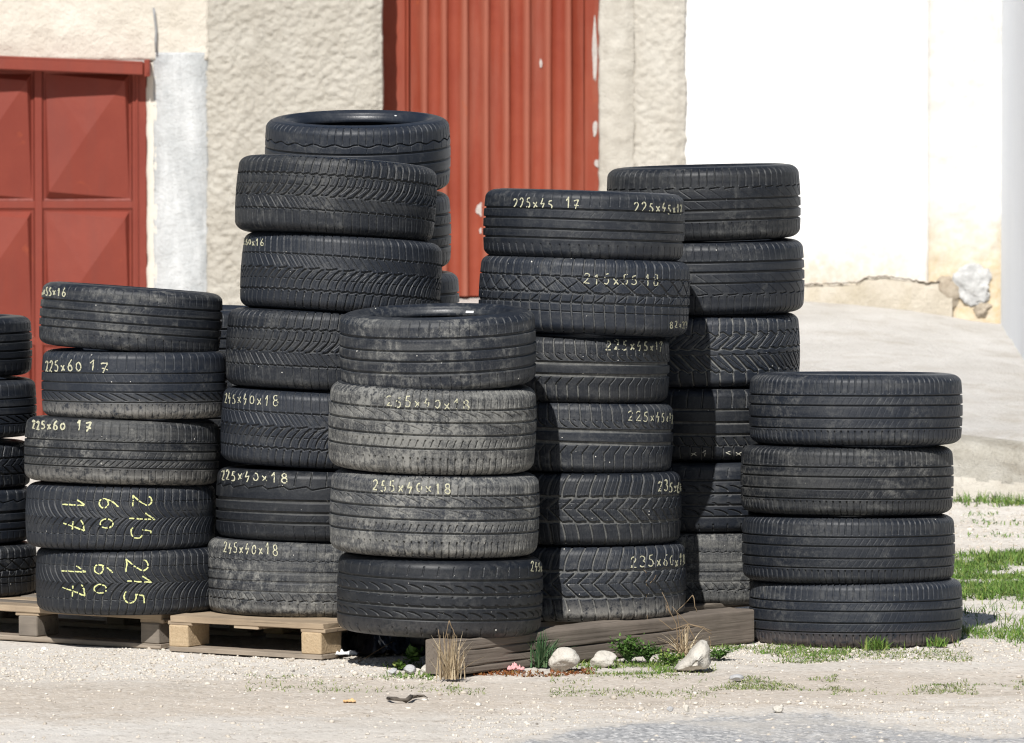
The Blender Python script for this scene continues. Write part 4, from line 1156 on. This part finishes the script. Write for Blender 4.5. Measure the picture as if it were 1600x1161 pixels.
# ------------------------------------------------------------------ pallets and timber
def pallet(name, corner, ang, L, Dp, H, label, woods, blocks, nb=7, seed=1):
    """corner: front-left foot; ang: direction of the front edge; L along it, Dp deep"""
    r = random.Random(seed)
    o = empty(name, (corner[0], corner[1], 0), (0, 0, ang))
    setp(o, label, 'pallet', 'wooden pallets under the stacks')
    bt, tt2, st = 0.016, 0.021, 0.014
    bh = H - bt - tt2 - st
    for k, y in enumerate((0.05, Dp / 2, Dp - 0.05)):
        mb = MB(); mb.box((L / 2, y, bt / 2 + 0.002), (L, 0.1, bt), bev=0.002, jit=0.0012); mb.build('bottom_board', M['palletdusty'], o)
    for xi, x in enumerate((0.041, L / 2, L - 0.041)):
        for yi, y in enumerate((0.068, Dp / 2, Dp - 0.06)):
            if xi == 1 and L < 0.9: continue
            mb = MB(); mb.box((x + r.uniform(-.006, .006), y, bt + bh / 2 + 0.002), (0.080, 0.135, bh), Matrix.Rotation(r.uniform(-.04, .04), 3, 'Z'), 0.004, 0.001)
            mb.build('block', M[blocks[xi]], o)
        mb = MB(); mb.box((x, Dp / 2, bt + bh + st / 2 + 0.002), (0.1, Dp - 0.012, st), bev=0.002, jit=0.001); mb.build('stringer', M[woods[0]], o)
    w_ = 0.105
    for k in range(nb):
        y = w_ / 2 + (Dp - w_) * k / (nb - 1)
        mb = MB(); mb.box((L / 2 + r.uniform(-.005, .005), y, H - tt2 / 2), (L, w_ - r.uniform(0, .012), tt2), Matrix.Rotation(r.uniform(-.006, .006), 3, 'Z'), 0.002, 0.0015)
        mb.build('deck_board', M[woods[k % len(woods)]], o)
    return o

HP = 0.125
pB0 = at_z(264, 1018, 0)[:2]; pB1 = at_z(503, 1032, 0)[:2]
angB = math.atan2(pB1[1] - pB0[1], pB1[0] - pB0[0])
pallet('pallet', pB0, angB, float(np.hypot(*(pB1 - pB0))), 1.3, HP, 'light wooden pallet with chipboard blocks under the tall stack', ['pallet', 'pallet', 'palletgrey'], ['chip', 'chip', 'chip'], 12, 3)
pA1 = at_z(251, 1015, 0)[:2]; pA0 = at_z(-165, 990, 0)[:2]
angA = math.atan2(pA1[1] - pA0[1], pA1[0] - pA0[0])
pallet('pallet', pA0, angA, float(np.hypot(*(pA1 - pA0))), 1.2, HP - 0.002, 'weathered wooden pallet with grey blocks under the left stack', ['pallet', 'palletgrey'], ['palletgrey', 'palletgrey', 'palletgrey'], 11, 4)
bA = at_z(708, 1056, 0)[:2]; bB = at_z(1178, 1004, 0)[:2]
bd = bB - bA; bL = float(np.hypot(*bd)); bang = math.atan2(bd[1], bd[0])
e1 = bd / bL; e2 = np.array([-e1[1], e1[0]])
# timber beam: long box, worn edges, front really split along the grain
def beam(corner, ang, L, th, H, mat):
    nx, nr = 150, 40
    per = []
    b = .007
    prof_ = [(0, b), (0, H - b), (b * .4, H - b * .4), (b, H), (th - b, H), (th, H - b), (th, b), (th - b, 0), (b, 0)]
    p = np.array(prof_ + [prof_[0]]); d = np.r_[0, np.cumsum(np.hypot(*np.diff(p, axis=0).T))]
    ss = np.linspace(0, d[-1], 110, endpoint=False)
    py_, pz_ = np.interp(ss, d, p[:, 0]), np.interp(ss, d, p[:, 1])
    xs_ = np.linspace(0, L, 260)
    X, Sy = np.meshgrid(xs_, py_, indexing='ij'); _, Sz = np.meshgrid(xs_, pz_, indexing='ij')
    n = fbm(X * 3, Sz * 110, 5, 4) * .0022
    front = Sy < 0.004
    cr = 0
    for zc_, x0_, x1_, dep in ((.052, .25, .98, .016), (.084, .05, .55, .008), (.030, .0, .42, .008), (.066, .9, 1.3, .010), (.02, .8, 1.35, .007)):
        zl = zc_ + .006 * vnoise(X * 3, X * 0, int(zc_ * 1000)) + .012 * (X - .5)
        win = np.clip((X - x0_) / .08, 0, 1) * np.clip((x1_ - X) / .08, 0, 1)
        cr = cr + np.exp(-((Sz - zl) / .0022) ** 2) * win * dep
    Sy2 = Sy + np.where(front, np.abs(n) + cr, 0) + vnoise(X * 1.5, X * 0, 8) * .008
    top = Sz > H - .003
    Sz2 = Sz - np.where(top, np.abs(fbm(X * 5, Sy * 30, 9, 4)) * .008, 0) + vnoise(X * 2, X * 0, 18) * .006 * (Sz / H)
    P = np.stack([X, Sy2, Sz2 + .001], -1)
    f = grid_faces(260, 110, True)
    capa = np.array([P[0].mean(0)]); capb = np.array([P[-1].mean(0)])
    V = np.concatenate([P.reshape(-1, 3), capa, capb])
    n0 = 260 * 110
    tri = [[(j + 1) % 110, j, n0] for j in range(110)] + [[259 * 110 + j, 259 * 110 + (j + 1) % 110, n0 + 1] for j in range(110)]
    me = raw_mesh('timber_beam', V, [list(q) for q in f[:, ::-1]] + [t_[::-1] for t_ in tri], mat)
    o = link('timber_beam', me); o.location = (corner[0], corner[1], 0); o.rotation_euler = (0, 0, ang)
    return o
setp(beam(bA, bang, bL, 0.125, 0.117, M['beam']), 'old brown timber beam with split face lying before the stacks', 'beam')
cC = bA + e1 * 0.62 + e2 * 0.30
pallet('pallet', cC, bang, 1.62, 0.86, 0.108, 'old pallet mostly hidden behind the timber beam', ['palletgrey'], ['palletgrey'] * 3, 7, 6)
mb = MB()
c = at_y(1095, 951, 1.28)
mb.box((0, 0, 0), (0.042, 0.07, 0.05), bev=0.004, jit=.002)
o = mb.build('wood_block', M['pallet']); o.location = (c[0], bA[1] + e1[1] * 1.18 + e2[1] * .2, .117 + .02); o.rotation_euler = (0, 0, bang + .2)
o.location.x = bA[0] + e1[0] * 1.18 + e2[0] * .2
setp(o, 'small offcut of wood wedged behind the timber beam', 'wood block')

# ------------------------------------------------------------------ black plastic under the front stack, scraps
def crumple(name, c, sx, sy, h, seed, mat, n=40, rotz=0, th=.002, rough=.6):
    xs = np.linspace(-.5, .5, n)
    X, Y = np.meshgrid(xs, xs)
    e = fbm(X * 3 + seed, Y * 3, seed, 3)
    Xw = X * (1 + .25 * e); Yw = Y * (1 + .25 * fbm(X * 3, Y * 3 + 9, seed + 4, 3))
    Z = np.abs(fbm(X * 4.5, Y * 4.5, seed + 2, 4, rough)) * h * 2.2 * np.clip(1.1 - (X ** 2 + Y ** 2) * 3, 0.05, 1) + .003
    P = np.stack([Xw * sx, Yw * sy, Z], -1)
    P2 = P - [0, 0, th]
    f = grid_faces(n, n, False)
    me = raw_mesh(name, np.concatenate([P.reshape(-1, 3), P2.reshape(-1, 3)]), np.concatenate([f, f[:, ::-1] + n * n]), mat, False)
    o = link(name, me); o.location = c; o.rotation_euler = (0, 0, rotz)
    return o
def gp(px, py, z=0.0): return Vector(at_z(px, py, z))
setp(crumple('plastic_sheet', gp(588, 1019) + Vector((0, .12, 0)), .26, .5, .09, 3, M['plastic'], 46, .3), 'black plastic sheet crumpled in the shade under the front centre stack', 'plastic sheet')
setp(crumple('paper_scrap', gp(541, 1023, .012), .07, .05, .018, 8, M['paper'], 20, rough=.3), 'white scrap lying at the right end of the light pallet', 'scrap')
setp(crumple('foam_scrap', gp(806, 1047), .055, .045, .022, 11, M['pink'], 26, th=.002, rough=.35), 'pink crumpled scrap lying in front of the timber beam', 'scrap')
setp(crumple('peel_scrap', gp(546, 1097), .04, .03, .008, 14, M['orange'], 14), 'orange peel scrap on the dirt in the foreground', 'scrap')
mb = MB()
tw = [(606, 1091), (620, 1092), (634, 1095), (642, 1089), (650, 1088), (662, 1087), (668, 1090)]
pts = [gp(x, y, .008 + .006 * (i % 2)) for i, (x, y) in enumerate(tw)]
mb.tube(pts[:4], .006, .009, 6); mb.tube(pts[3:], .007, .002, 6); mb.tube([pts[2], pts[2] + Vector((-.03, .02, .004)), pts[2] + Vector((-.055, .05, .002))], .004, .0015, 5)
setp(mb.build('twig', M['twig'], None, True), 'dark broken twig lying on the dirt in the foreground', 'twig')
mb = MB()
mb.tube([gp(560, 1034, .002), gp(575, 1026, .03), gp(597, 1012, .055), gp(616, 1001, .075)], .0028, .0015, 5)
setp(mb.build('dry_stalk', M['straw'], None, True), 'thin dry stalk leaning under the front centre stack', 'stalk')

# ------------------------------------------------------------------ stones
def rock(px, py_bottom, wpx, hpx, seed, mat, label, jag=.5, depth=.8, rz=0, name='rock', facets=9):
    b = gp((px), py_bottom)
    s_ = (b[1] - CAMY) / FPX
    w_, h_ = wpx * s_, hpx * s_
    o = stone(name, (b.x, b.y + w_ * depth * .45, h_ * .40), (w_, w_ * depth, h_ * 1.08), seed, mat, 34, jag, rz, None, 0, facets)
    setp(o, label, 'rock')
    return o
rock(881, 1047, 44, 34, 21, M['rock'], 'rounded pale rock beside the blue green grass tuft')
rock(943, 1041, 38, 23, 33, M['rock'], 'small flat pale rock before the timber beam', .5)
# the big wedge-shaped one
def wedge_rock(px, py, label):
    pts_px = [(1054, 1048), (1060, 1040), (1072, 1030), (1080, 1018), (1090, 1008), (1097, 1003), (1105, 1006), (1109, 1016), (1110, 1030), (1111, 1040), (1106, 1046), (1085, 1050), (1066, 1051)]
    base = gp(1083, 1050)
    s_ = (base[1] - CAMY) / FPX
    n = 60
    p = np.array(pts_px + [pts_px[0]], float)
    d = np.r_[0, np.cumsum(np.hypot(*np.diff(p, axis=0).T))]
    q = np.linspace(0, d[-1], n, endpoint=False)
    ox = (np.interp(q, d, p[:, 0]) - 1083) * s_; oz = (1050 - np.interp(q, d, p[:, 1])) * s_
    lay = 16
    V = []
    c0 = np.array([ox.mean(), oz.mean()])
    for k in range(lay):
        t_ = k / (lay - 1) * 2 - 1
        sc = max(0.04, (1 - abs(t_) ** 3.4)) ** .5
        yy = (t_ * .080)
        nz_ = fbm(np.arange(n) * .35 + k * .1, np.full(n, k * .5), 51, 4) * .007
        V.append(np.stack([c0[0] + (ox - c0[0]) * sc + nz_ * sc, yy + fbm(ox * 40, oz * 40, 52, 3) * .009 * sc, np.maximum(-.012, (c0[1] - .012) + (oz - c0[1] + .012) * sc + nz_ * sc)], -1))
    V = np.array(V)
    f = grid_faces(lay, n, True)
    a = V.reshape(-1, 3)
    a = np.concatenate([a, [V[0].mean(0)], [V[-1].mean(0)]])
    tri = [[j, (j + 1) % n, lay * n] for j in range(n)] + [[(lay - 1) * n + (j + 1) % n, (lay - 1) * n + j, lay * n + 1] for j in range(n)]
    me = raw_mesh('rock', a, [list(z) for z in f] + tri, M['rock'], True)
    me.flip_normals() if False else None
    o = link('rock', me); o.location = (base.x, base.y + .075, 0)
    setp(o, label, 'rock')
wedge_rock(1083, 1050, 'large wedge shaped pale rock in front of the timber beam')
rock(667, 1040, 15, 17, 41, M['rockgrey'], 'small pale stone block beside the dry grass tuft', .3)
rock(668, 1051, 17, 13, 42, M['rock'], 'small white stone below the stone block by the dry tuft', .4)
rock(640, 1052, 18, 13, 43, M['rockgrey'], 'grey stone under the leafy weed at the front stack', .5)
rock(614, 1053, 14, 9, 44, M['rockgrey'], 'flat grey stone left of the leafy weed', .5)
rock(1151, 1064, 20, 10, 45, M['rockgrey'], 'small blue grey stone on the dirt right of the wedge rock', .5)
rock(1047, 1111, 9, 7, 46, M['rockgrey'], 'tiny dark stone at the edge of the asphalt', .4)
rock(1073, 1112, 9, 11, 47, M['rock'], 'tiny white stone at the edge of the asphalt', .4)
rock(1215, 1112, 16, 9, 48, M['rock'], 'low white stone at the right of the asphalt edge', .5)

# gravel: thousands of crumbs, one mass
base_ico = np.array([(0, 0, 1)] + [(math.cos(k * 2 * math.pi / 5) * .894, math.sin(k * 2 * math.pi / 5) * .894, .447) for k in range(5)] + [(math.cos((k + .5) * 2 * math.pi / 5) * .894, math.sin((k + .5) * 2 * math.pi / 5) * .894, -.447) for k in range(5)] + [(0, 0, -1)])
ico_f = [[0, 1 + k, 1 + (k + 1) % 5] for k in range(5)] + [[1 + k, 6 + k, 1 + (k + 1) % 5] for k in range(5)] + [[1 + (k + 1) % 5, 6 + k, 6 + (k + 1) % 5] for k in range(5)] + [[6 + k, 11, 6 + (k + 1) % 5] for k in range(5)]
ico_f = np.array(ico_f)
def gravel(name, xy, size, tint, label):
    n = len(xy)
    V = np.repeat(base_ico[None], n, 0) * (1 + rng.normal(0, .16, (n, 12, 1)))
    sc = size[:, None] * np.stack([rng.uniform(.75, 1.35, n), rng.uniform(.75, 1.35, n), rng.uniform(.45, .85, n)], -1)
    V = V * sc[:, None, :]
    a = rng.uniform(0, 6.28, n); c_, s_ = np.cos(a)[:, None], np.sin(a)[:, None]
    V = np.stack([V[..., 0] * c_ - V[..., 1] * s_, V[..., 0] * s_ + V[..., 1] * c_, V[..., 2]], -1)
    z = ground_z(xy[:, 0], xy[:, 1]) + size * rng.uniform(.0, .35, n)
    V += np.stack([xy[:, 0], xy[:, 1], z], -1)[:, None, :]
    F = (ico_f[None] + (np.arange(n) * 12)[:, None, None]).reshape(-1, 3)
    o = link(name, raw_mesh(name, V.reshape(-1, 3), F, M['gravel'], False, {'tint': np.repeat(tint, 12)}))
    setp(o, label, 'gravel', kind='stuff')
def scatter_px(n, x0, x1, y0, y1):
    px = rng.uniform(x0, x1, n); py = rng.uniform(y0, y1, n)
    return np.array([at_z(a, b)[:2] for a, b in zip(px, py)])
xy = np.concatenate([scatter_px(3500, -60, 1660, 1030, 1180), scatter_px(6000, -40, 720, 1012, 1062), scatter_px(2600, 1100, 1640, 1000, 1035), scatter_px(2600, 1480, 1680, 785, 880), scatter_px(5200, 700, 1660, 1095, 1180), scatter_px(700, 1500, 1660, 925, 1000)])
n = len(xy)
size = np.clip(rng.lognormal(math.log(.0025), .5, n), .001, .012)
bigger = rng.choice(n, 130, replace=False); size[bigger] = rng.uniform(.005, .012, 130)
gravel('gravel', xy, size, np.clip(rng.normal(.42, .15, n), 0, 1), 'loose pale gravel scattered over the dirt and along the road edge')

# ------------------------------------------------------------------ plants
def blades(name, roots, heights, lean, width, mat, parent=None, segs=4, droop=.5, tints=None, up=1.0):
    """one mesh of bent tapering blades; each root is (x,y,z)"""
    n = len(roots)
    az = rng.uniform(0, 2 * np.pi, n)
    le = np.abs(rng.normal(0, 1, n)) * lean
    V = []; tint = []
    tt_ = np.linspace(0, 1, segs + 1)
    h = np.asarray(heights); w_ = np.asarray(width) * np.ones(n)
    dx, dy = np.cos(az), np.sin(az)
    fx, fy = np.cos(az + 1.57 + rng.normal(0, .5, n)), np.sin(az + 1.57 + rng.normal(0, .5, n))
    for t_ in tt_:
        hor = h * le * (t_ + droop * t_ ** 2)
        ver = h * up * (t_ - .35 * np.clip(le, 0, 1.5) * t_ ** 2)
        c_ = np.stack([roots[:, 0] + dx * hor, roots[:, 1] + dy * hor, roots[:, 2] + ver], -1)
        ww = w_ * (1 - t_ ** 1.5) * .5 + .0002
        V.append(c_ - np.stack([fx * ww, fy * ww, 0 * ww], -1)); V.append(c_ + np.stack([fx * ww, fy * ww, 0 * ww], -1))
    V = np.stack(V, 1)                      # n, 2*(segs+1), 3
    k = 2 * (segs + 1)
    F = np.array([[2 * i, 2 * i + 1, 2 * i + 3, 2 * i + 2] for i in range(segs)])
    F = (F[None] + (np.arange(n) * k)[:, None, None]).reshape(-1, 4)
    tn = np.repeat(np.clip(rng.normal(.5, .25, n), 0, 1) if tints is None else tints, k)
    return link(name, raw_mesh(name, V.reshape(-1, 3), F, mat, False, {'tint': tn}), parent)

def roots_px(n, x0, x1, y0, y1, clump=0.0, z=None, cs=5.0):
    xy = scatter_px(n * 3, x0, x1, y0, y1)
    f = fbm(xy[:, 0] * cs, xy[:, 1] * cs, 91, 3)
    xy = xy[np.argsort(-(f * clump + rng.uniform(0, 1, len(xy)) * (1 - clump)))[:n]]
    return np.concatenate([xy, ground_z(xy[:, 0], xy[:, 1])[:, None]], 1)

r = roots_px(11000, 1440, 1700, 868, 938, .45)
setp(blades('grass', r, rng.uniform(.010, .040, len(r)) * (1 + .8 * fbm(r[:, 0] * 3, r[:, 1] * 3, 5, 3)), .9, .005, M['grass']), 'bright green grass patch behind the right-hand stack', 'grass', kind='stuff')
r = np.concatenate([roots_px(1500, 1440, 1700, 930, 1010, .6), roots_px(1100, 1350, 1700, 985, 1016, .6)])
setp(blades('grass', r, rng.uniform(.012, .04, len(r)), .6, .004, M['grass']), 'thin green grass around the foot of the right-hand stack', 'grass', kind='stuff')
r = np.concatenate([roots_px(900, 1480, 1700, 776, 792, .5), roots_px(160, 1500, 1640, 800, 850, .8)])
setp(blades('grass', r, np.where(np.arange(len(r)) < 900, rng.uniform(.02, .065, len(r)), .018), .9, .006, M['grass']), 'strip of grass along the foot of the concrete ramp', 'grass', kind='stuff')
r = np.concatenate([roots_px(2600, 1110, 1520, 1006, 1034, .55), roots_px(900, 860, 1120, 1030, 1056, .6), roots_px(900, 1110, 1310, 1052, 1078, .7), roots_px(600, 1300, 1600, 1060, 1085, .8),
                    roots_px(520, 380, 720, 1054, 1078, .6), roots_px(80, 700, 760, 1070, 1082, .3), roots_px(700, 860, 1120, 1046, 1090, .6)])
tn = np.clip(rng.normal(.62, .25, len(r)), 0, 1)
setp(blades('ground_cover', r, rng.uniform(.004, .014, len(r)), 1.1, .0035, M['cover'], tints=tn), 'low sparse weeds and grass creeping over the dirt', 'ground cover', kind='stuff')
r = np.concatenate([roots_px(900, 900, 1060, 1030, 1052, .5), roots_px(700, 1112, 1330, 1010, 1032, .6), roots_px(260, 600, 680, 1036, 1060, .4)])
setp(blades('grass', r, rng.uniform(.006, .022, len(r)), 1.0, .004, M['grass']), 'short green grass between the rocks and along the timber beam', 'grass', kind='stuff')
r = np.concatenate([roots_px(330, 738, 800, 1044, 1052, .2), roots_px(260, 860, 930, 1042, 1052, .3), roots_px(160, 790, 900, 1048, 1054, .3)])
setp(blades('moss', r, rng.uniform(.005, .014, len(r)), 1.2, .006, M['moss']), 'rust coloured low growth along the foot of the timber beam', 'ground cover', kind='stuff')

def tuft(name, px, py, spread, n, hmin, hmax, lean, wd, mat, label, cat, droop=.5, extra=None):
    b = gp(px, py)
    o = empty(name, b)
    setp(o, label, cat)
    rr = np.abs(rng.normal(0, spread, n)); aa = rng.uniform(0, 6.28, n)
    roots = np.stack([rr * np.cos(aa), rr * np.sin(aa) * .8, np.zeros(n)], -1)
    blades('blades', roots, rng.uniform(hmin, hmax, n), lean, wd, mat, o, 5, droop)
    if extra: extra(o, b)
    return o
def stalks_extra(lst, base, mat='straw', r=.0022):
    def fn(o, b):
        for pl in lst:
            mb = MB()
            pts = [Vector(at_y(x, y, b.y + dy)) - b for x, y, dy in pl]
            # subdivide and wobble a little
            q = [pts[0]]
            for a, c_ in zip(pts, pts[1:]):
                for k in (1, 2, 3):
                    q.append(a.lerp(c_, k / 3) + Vector((random.uniform(-.002, .002), random.uniform(-.003, .003), random.uniform(-.001, .001))))
            mb.tube(q, r, r * .45, 5)
            mb.build('stalk', M[mat], o, True)
    return fn
tuft('dry_grass_tuft', 704, 1061, .022, 150, .04, .17, .28, .0042, M['straw'], 'dry straw grass tuft at the left end of the timber beam', 'grass tuft', .3,
     stalks_extra([[(690, 1060, 0), (688, 1010, 0), (685, 984, 0)], [(697, 1060, 0), (694, 1000, 0), (702, 970, -.01)], [(702, 970, -.01), (708, 984, 0), (714, 998, 0)], [(708, 1060, 0), (701, 1010, 0), (698, 990, 0)], [(712, 1060, 0), (722, 1030, 0), (726, 1018, 0)]], None))
tuft('green_tuft', 844, 1042, .016, 170, .05, .135, .42, .0062, M['bluegrass'], 'blue green grass tuft growing beside the rounded rock', 'grass tuft', .5,
     stalks_extra([[(833, 1040, 0), (833, 1000, 0), (833, 978, 0)]], None, 'bluegrass', .003))
tuft('dry_weed', 1068, 1026, .016, 70, .04, .13, .75, .0042, M['straw'], 'dry brown weed with bent stalks before the timber beam', 'weed', .6,
     stalks_extra([[(1060, 1024, 0), (1056, 975, 0), (1035, 925, -.01)], [(1048, 960, 0), (1040, 942, 0), (1042, 958, 0)], [(1066, 1020, 0), (1058, 955, 0), (1082, 930, 0)], [(1082, 930, 0), (1086, 945, 0), (1088, 956, 0)], [(1070, 1010, 0), (1076, 975, 0), (1050, 948, 0)], [(1076, 975, .0), (1100, 982, 0), (1113, 992, 0)], [(1076, 975, .0), (1098, 980, 0), (1112, 986, 0)], [(1076, 975, 0), (1050, 984, 0), (1030, 968, 0)], [(1076, 975, 0), (1052, 1004, 0), (1042, 1010, 0)], [(1108, 994, 0), (1110, 1003, 0), (1109, 1010, 0)], [(1076, 978, 0), (1086, 1000, 0), (1082, 1024, 0)], [(1076, 978, 0), (1066, 1000, 0), (1052, 1024, 0)]], None))
tuft('dry_weed', 1010, 1020, .004, 6, .03, .06, .3, .003, M['straw'], 'single tall thin dry stalk standing before the beam', 'weed', .3,
     stalks_extra([[(1010, 1020, 0), (1011, 960, 0), (1010, 895, -.01)], [(1010, 895, -.01), (1005, 888, -.01)], [(1011, 916, 0), (1021, 906, 0), (1026, 898, 0)], [(981, 1020, 0), (984, 980, 0), (986, 958, 0)], [(944, 1006, 0), (943, 980, 0), (942, 960, 0)], [(910, 1016, 0), (912, 1000, 0), (925, 984, 0)]], None, 'straw', .0016))

def leafy(name, px, py, n, spread, hmax, leaf, mat, label):
    b = gp(px, py)
    o = empty(name, b)
    setp(o, label, 'weed')
    mb = MB(); tips = []
    for k in range(max(5, n // 9)):
        a = random.uniform(0, 6.28); rr = random.uniform(.2, 1) * spread
        tip = Vector((math.cos(a) * rr, math.sin(a) * rr * .7, random.uniform(.35, 1) * hmax))
        mid = tip * .5 + Vector((0, 0, .15 * hmax))
        mb.tube([Vector((0, 0, 0)), mid, tip], .0016, .0008, 4)
        tips += [(mid, tip)]
    mb.build('stems', mat, o)
    V = []; F = []; tint = []
    for k in range(n):
        m_, t_ = random.choice(tips)
        p = m_.lerp(t_, random.uniform(-.4, 1.05)) + Vector((random.gauss(0, .006), random.gauss(0, .006), random.gauss(0, .004)))
        p.z = max(p.z, .003)
        d = Vector((random.gauss(0, 1), random.gauss(0, 1), random.gauss(.35, .5))).normalized()
        sd = d.cross(Vector((random.gauss(0, .3), random.gauss(0, .3), 1))).normalized()
        L = leaf * random.uniform(.6, 1.25); w_ = L * random.uniform(.26, .42)
        i0 = len(V); up_ = d.cross(sd) * L * .12
        V += [p, p + d * L * .35 + sd * w_, p + d * L * .4 + up_, p + d * L * .35 - sd * w_, p + d * L * .8 + sd * w_ * .7, p + d * L * .8 - sd * w_ * .7, p + d * L - up_]
        F += [[i0, i0 + 1, i0 + 2], [i0, i0 + 2, i0 + 3], [i0 + 1, i0 + 4, i0 + 6, i0 + 2], [i0 + 2, i0 + 6, i0 + 5, i0 + 3]]
        tint += [min(1, max(0, random.gauss(.5, .25)))] * 7
    link('leaves', raw_mesh('leaves', V, F, mat, False, {'tint': tint}), o)
leafy('leafy_weed', 982, 1034, 520, .075, .085, .013, M['weed'], 'low leafy green weed in the middle of the timber beam foot')
leafy('leafy_weed', 1012, 1034, 320, .06, .065, .012, M['weed'], 'low green weed between the leafy weed and the dry brown weed')
leafy('leafy_weed', 1046, 1038, 260, .06, .04, .012, M['grass'], 'bright low green weed left of the wedge rock')
leafy('leafy_weed', 1124, 1030, 260, .06, .035, .012, M['weed'], 'low green weed right of the wedge rock')
leafy('leafy_weed', 640, 1042, 26, .035, .055, .036, M['weed'], 'broad leaved green weed in the shade under the front stack')
leafy('leafy_weed', 624, 1046, 14, .03, .02, .034, M['grass'], 'flat pale green leaves beside the grey stones')
tuft('green_tuft', 1370, 1014, .03, 120, .02, .055, .5, .005, M['grass'], 'small green grass tuft at the foot of the bottom right tyre', 'grass tuft')
tuft('green_tuft', 1465, 1010, .03, 90, .015, .045, .5, .005, M['grass'], 'green grass tuft under the right edge of the bottom right tyre', 'grass tuft', .5,
     stalks_extra([[(1494, 1012, 0), (1488, 1000, 0), (1487, 992, 0)], [(1480, 1012, 0), (1462, 1008, 0), (1450, 1004, 0)]], None, 'straw', .0018))
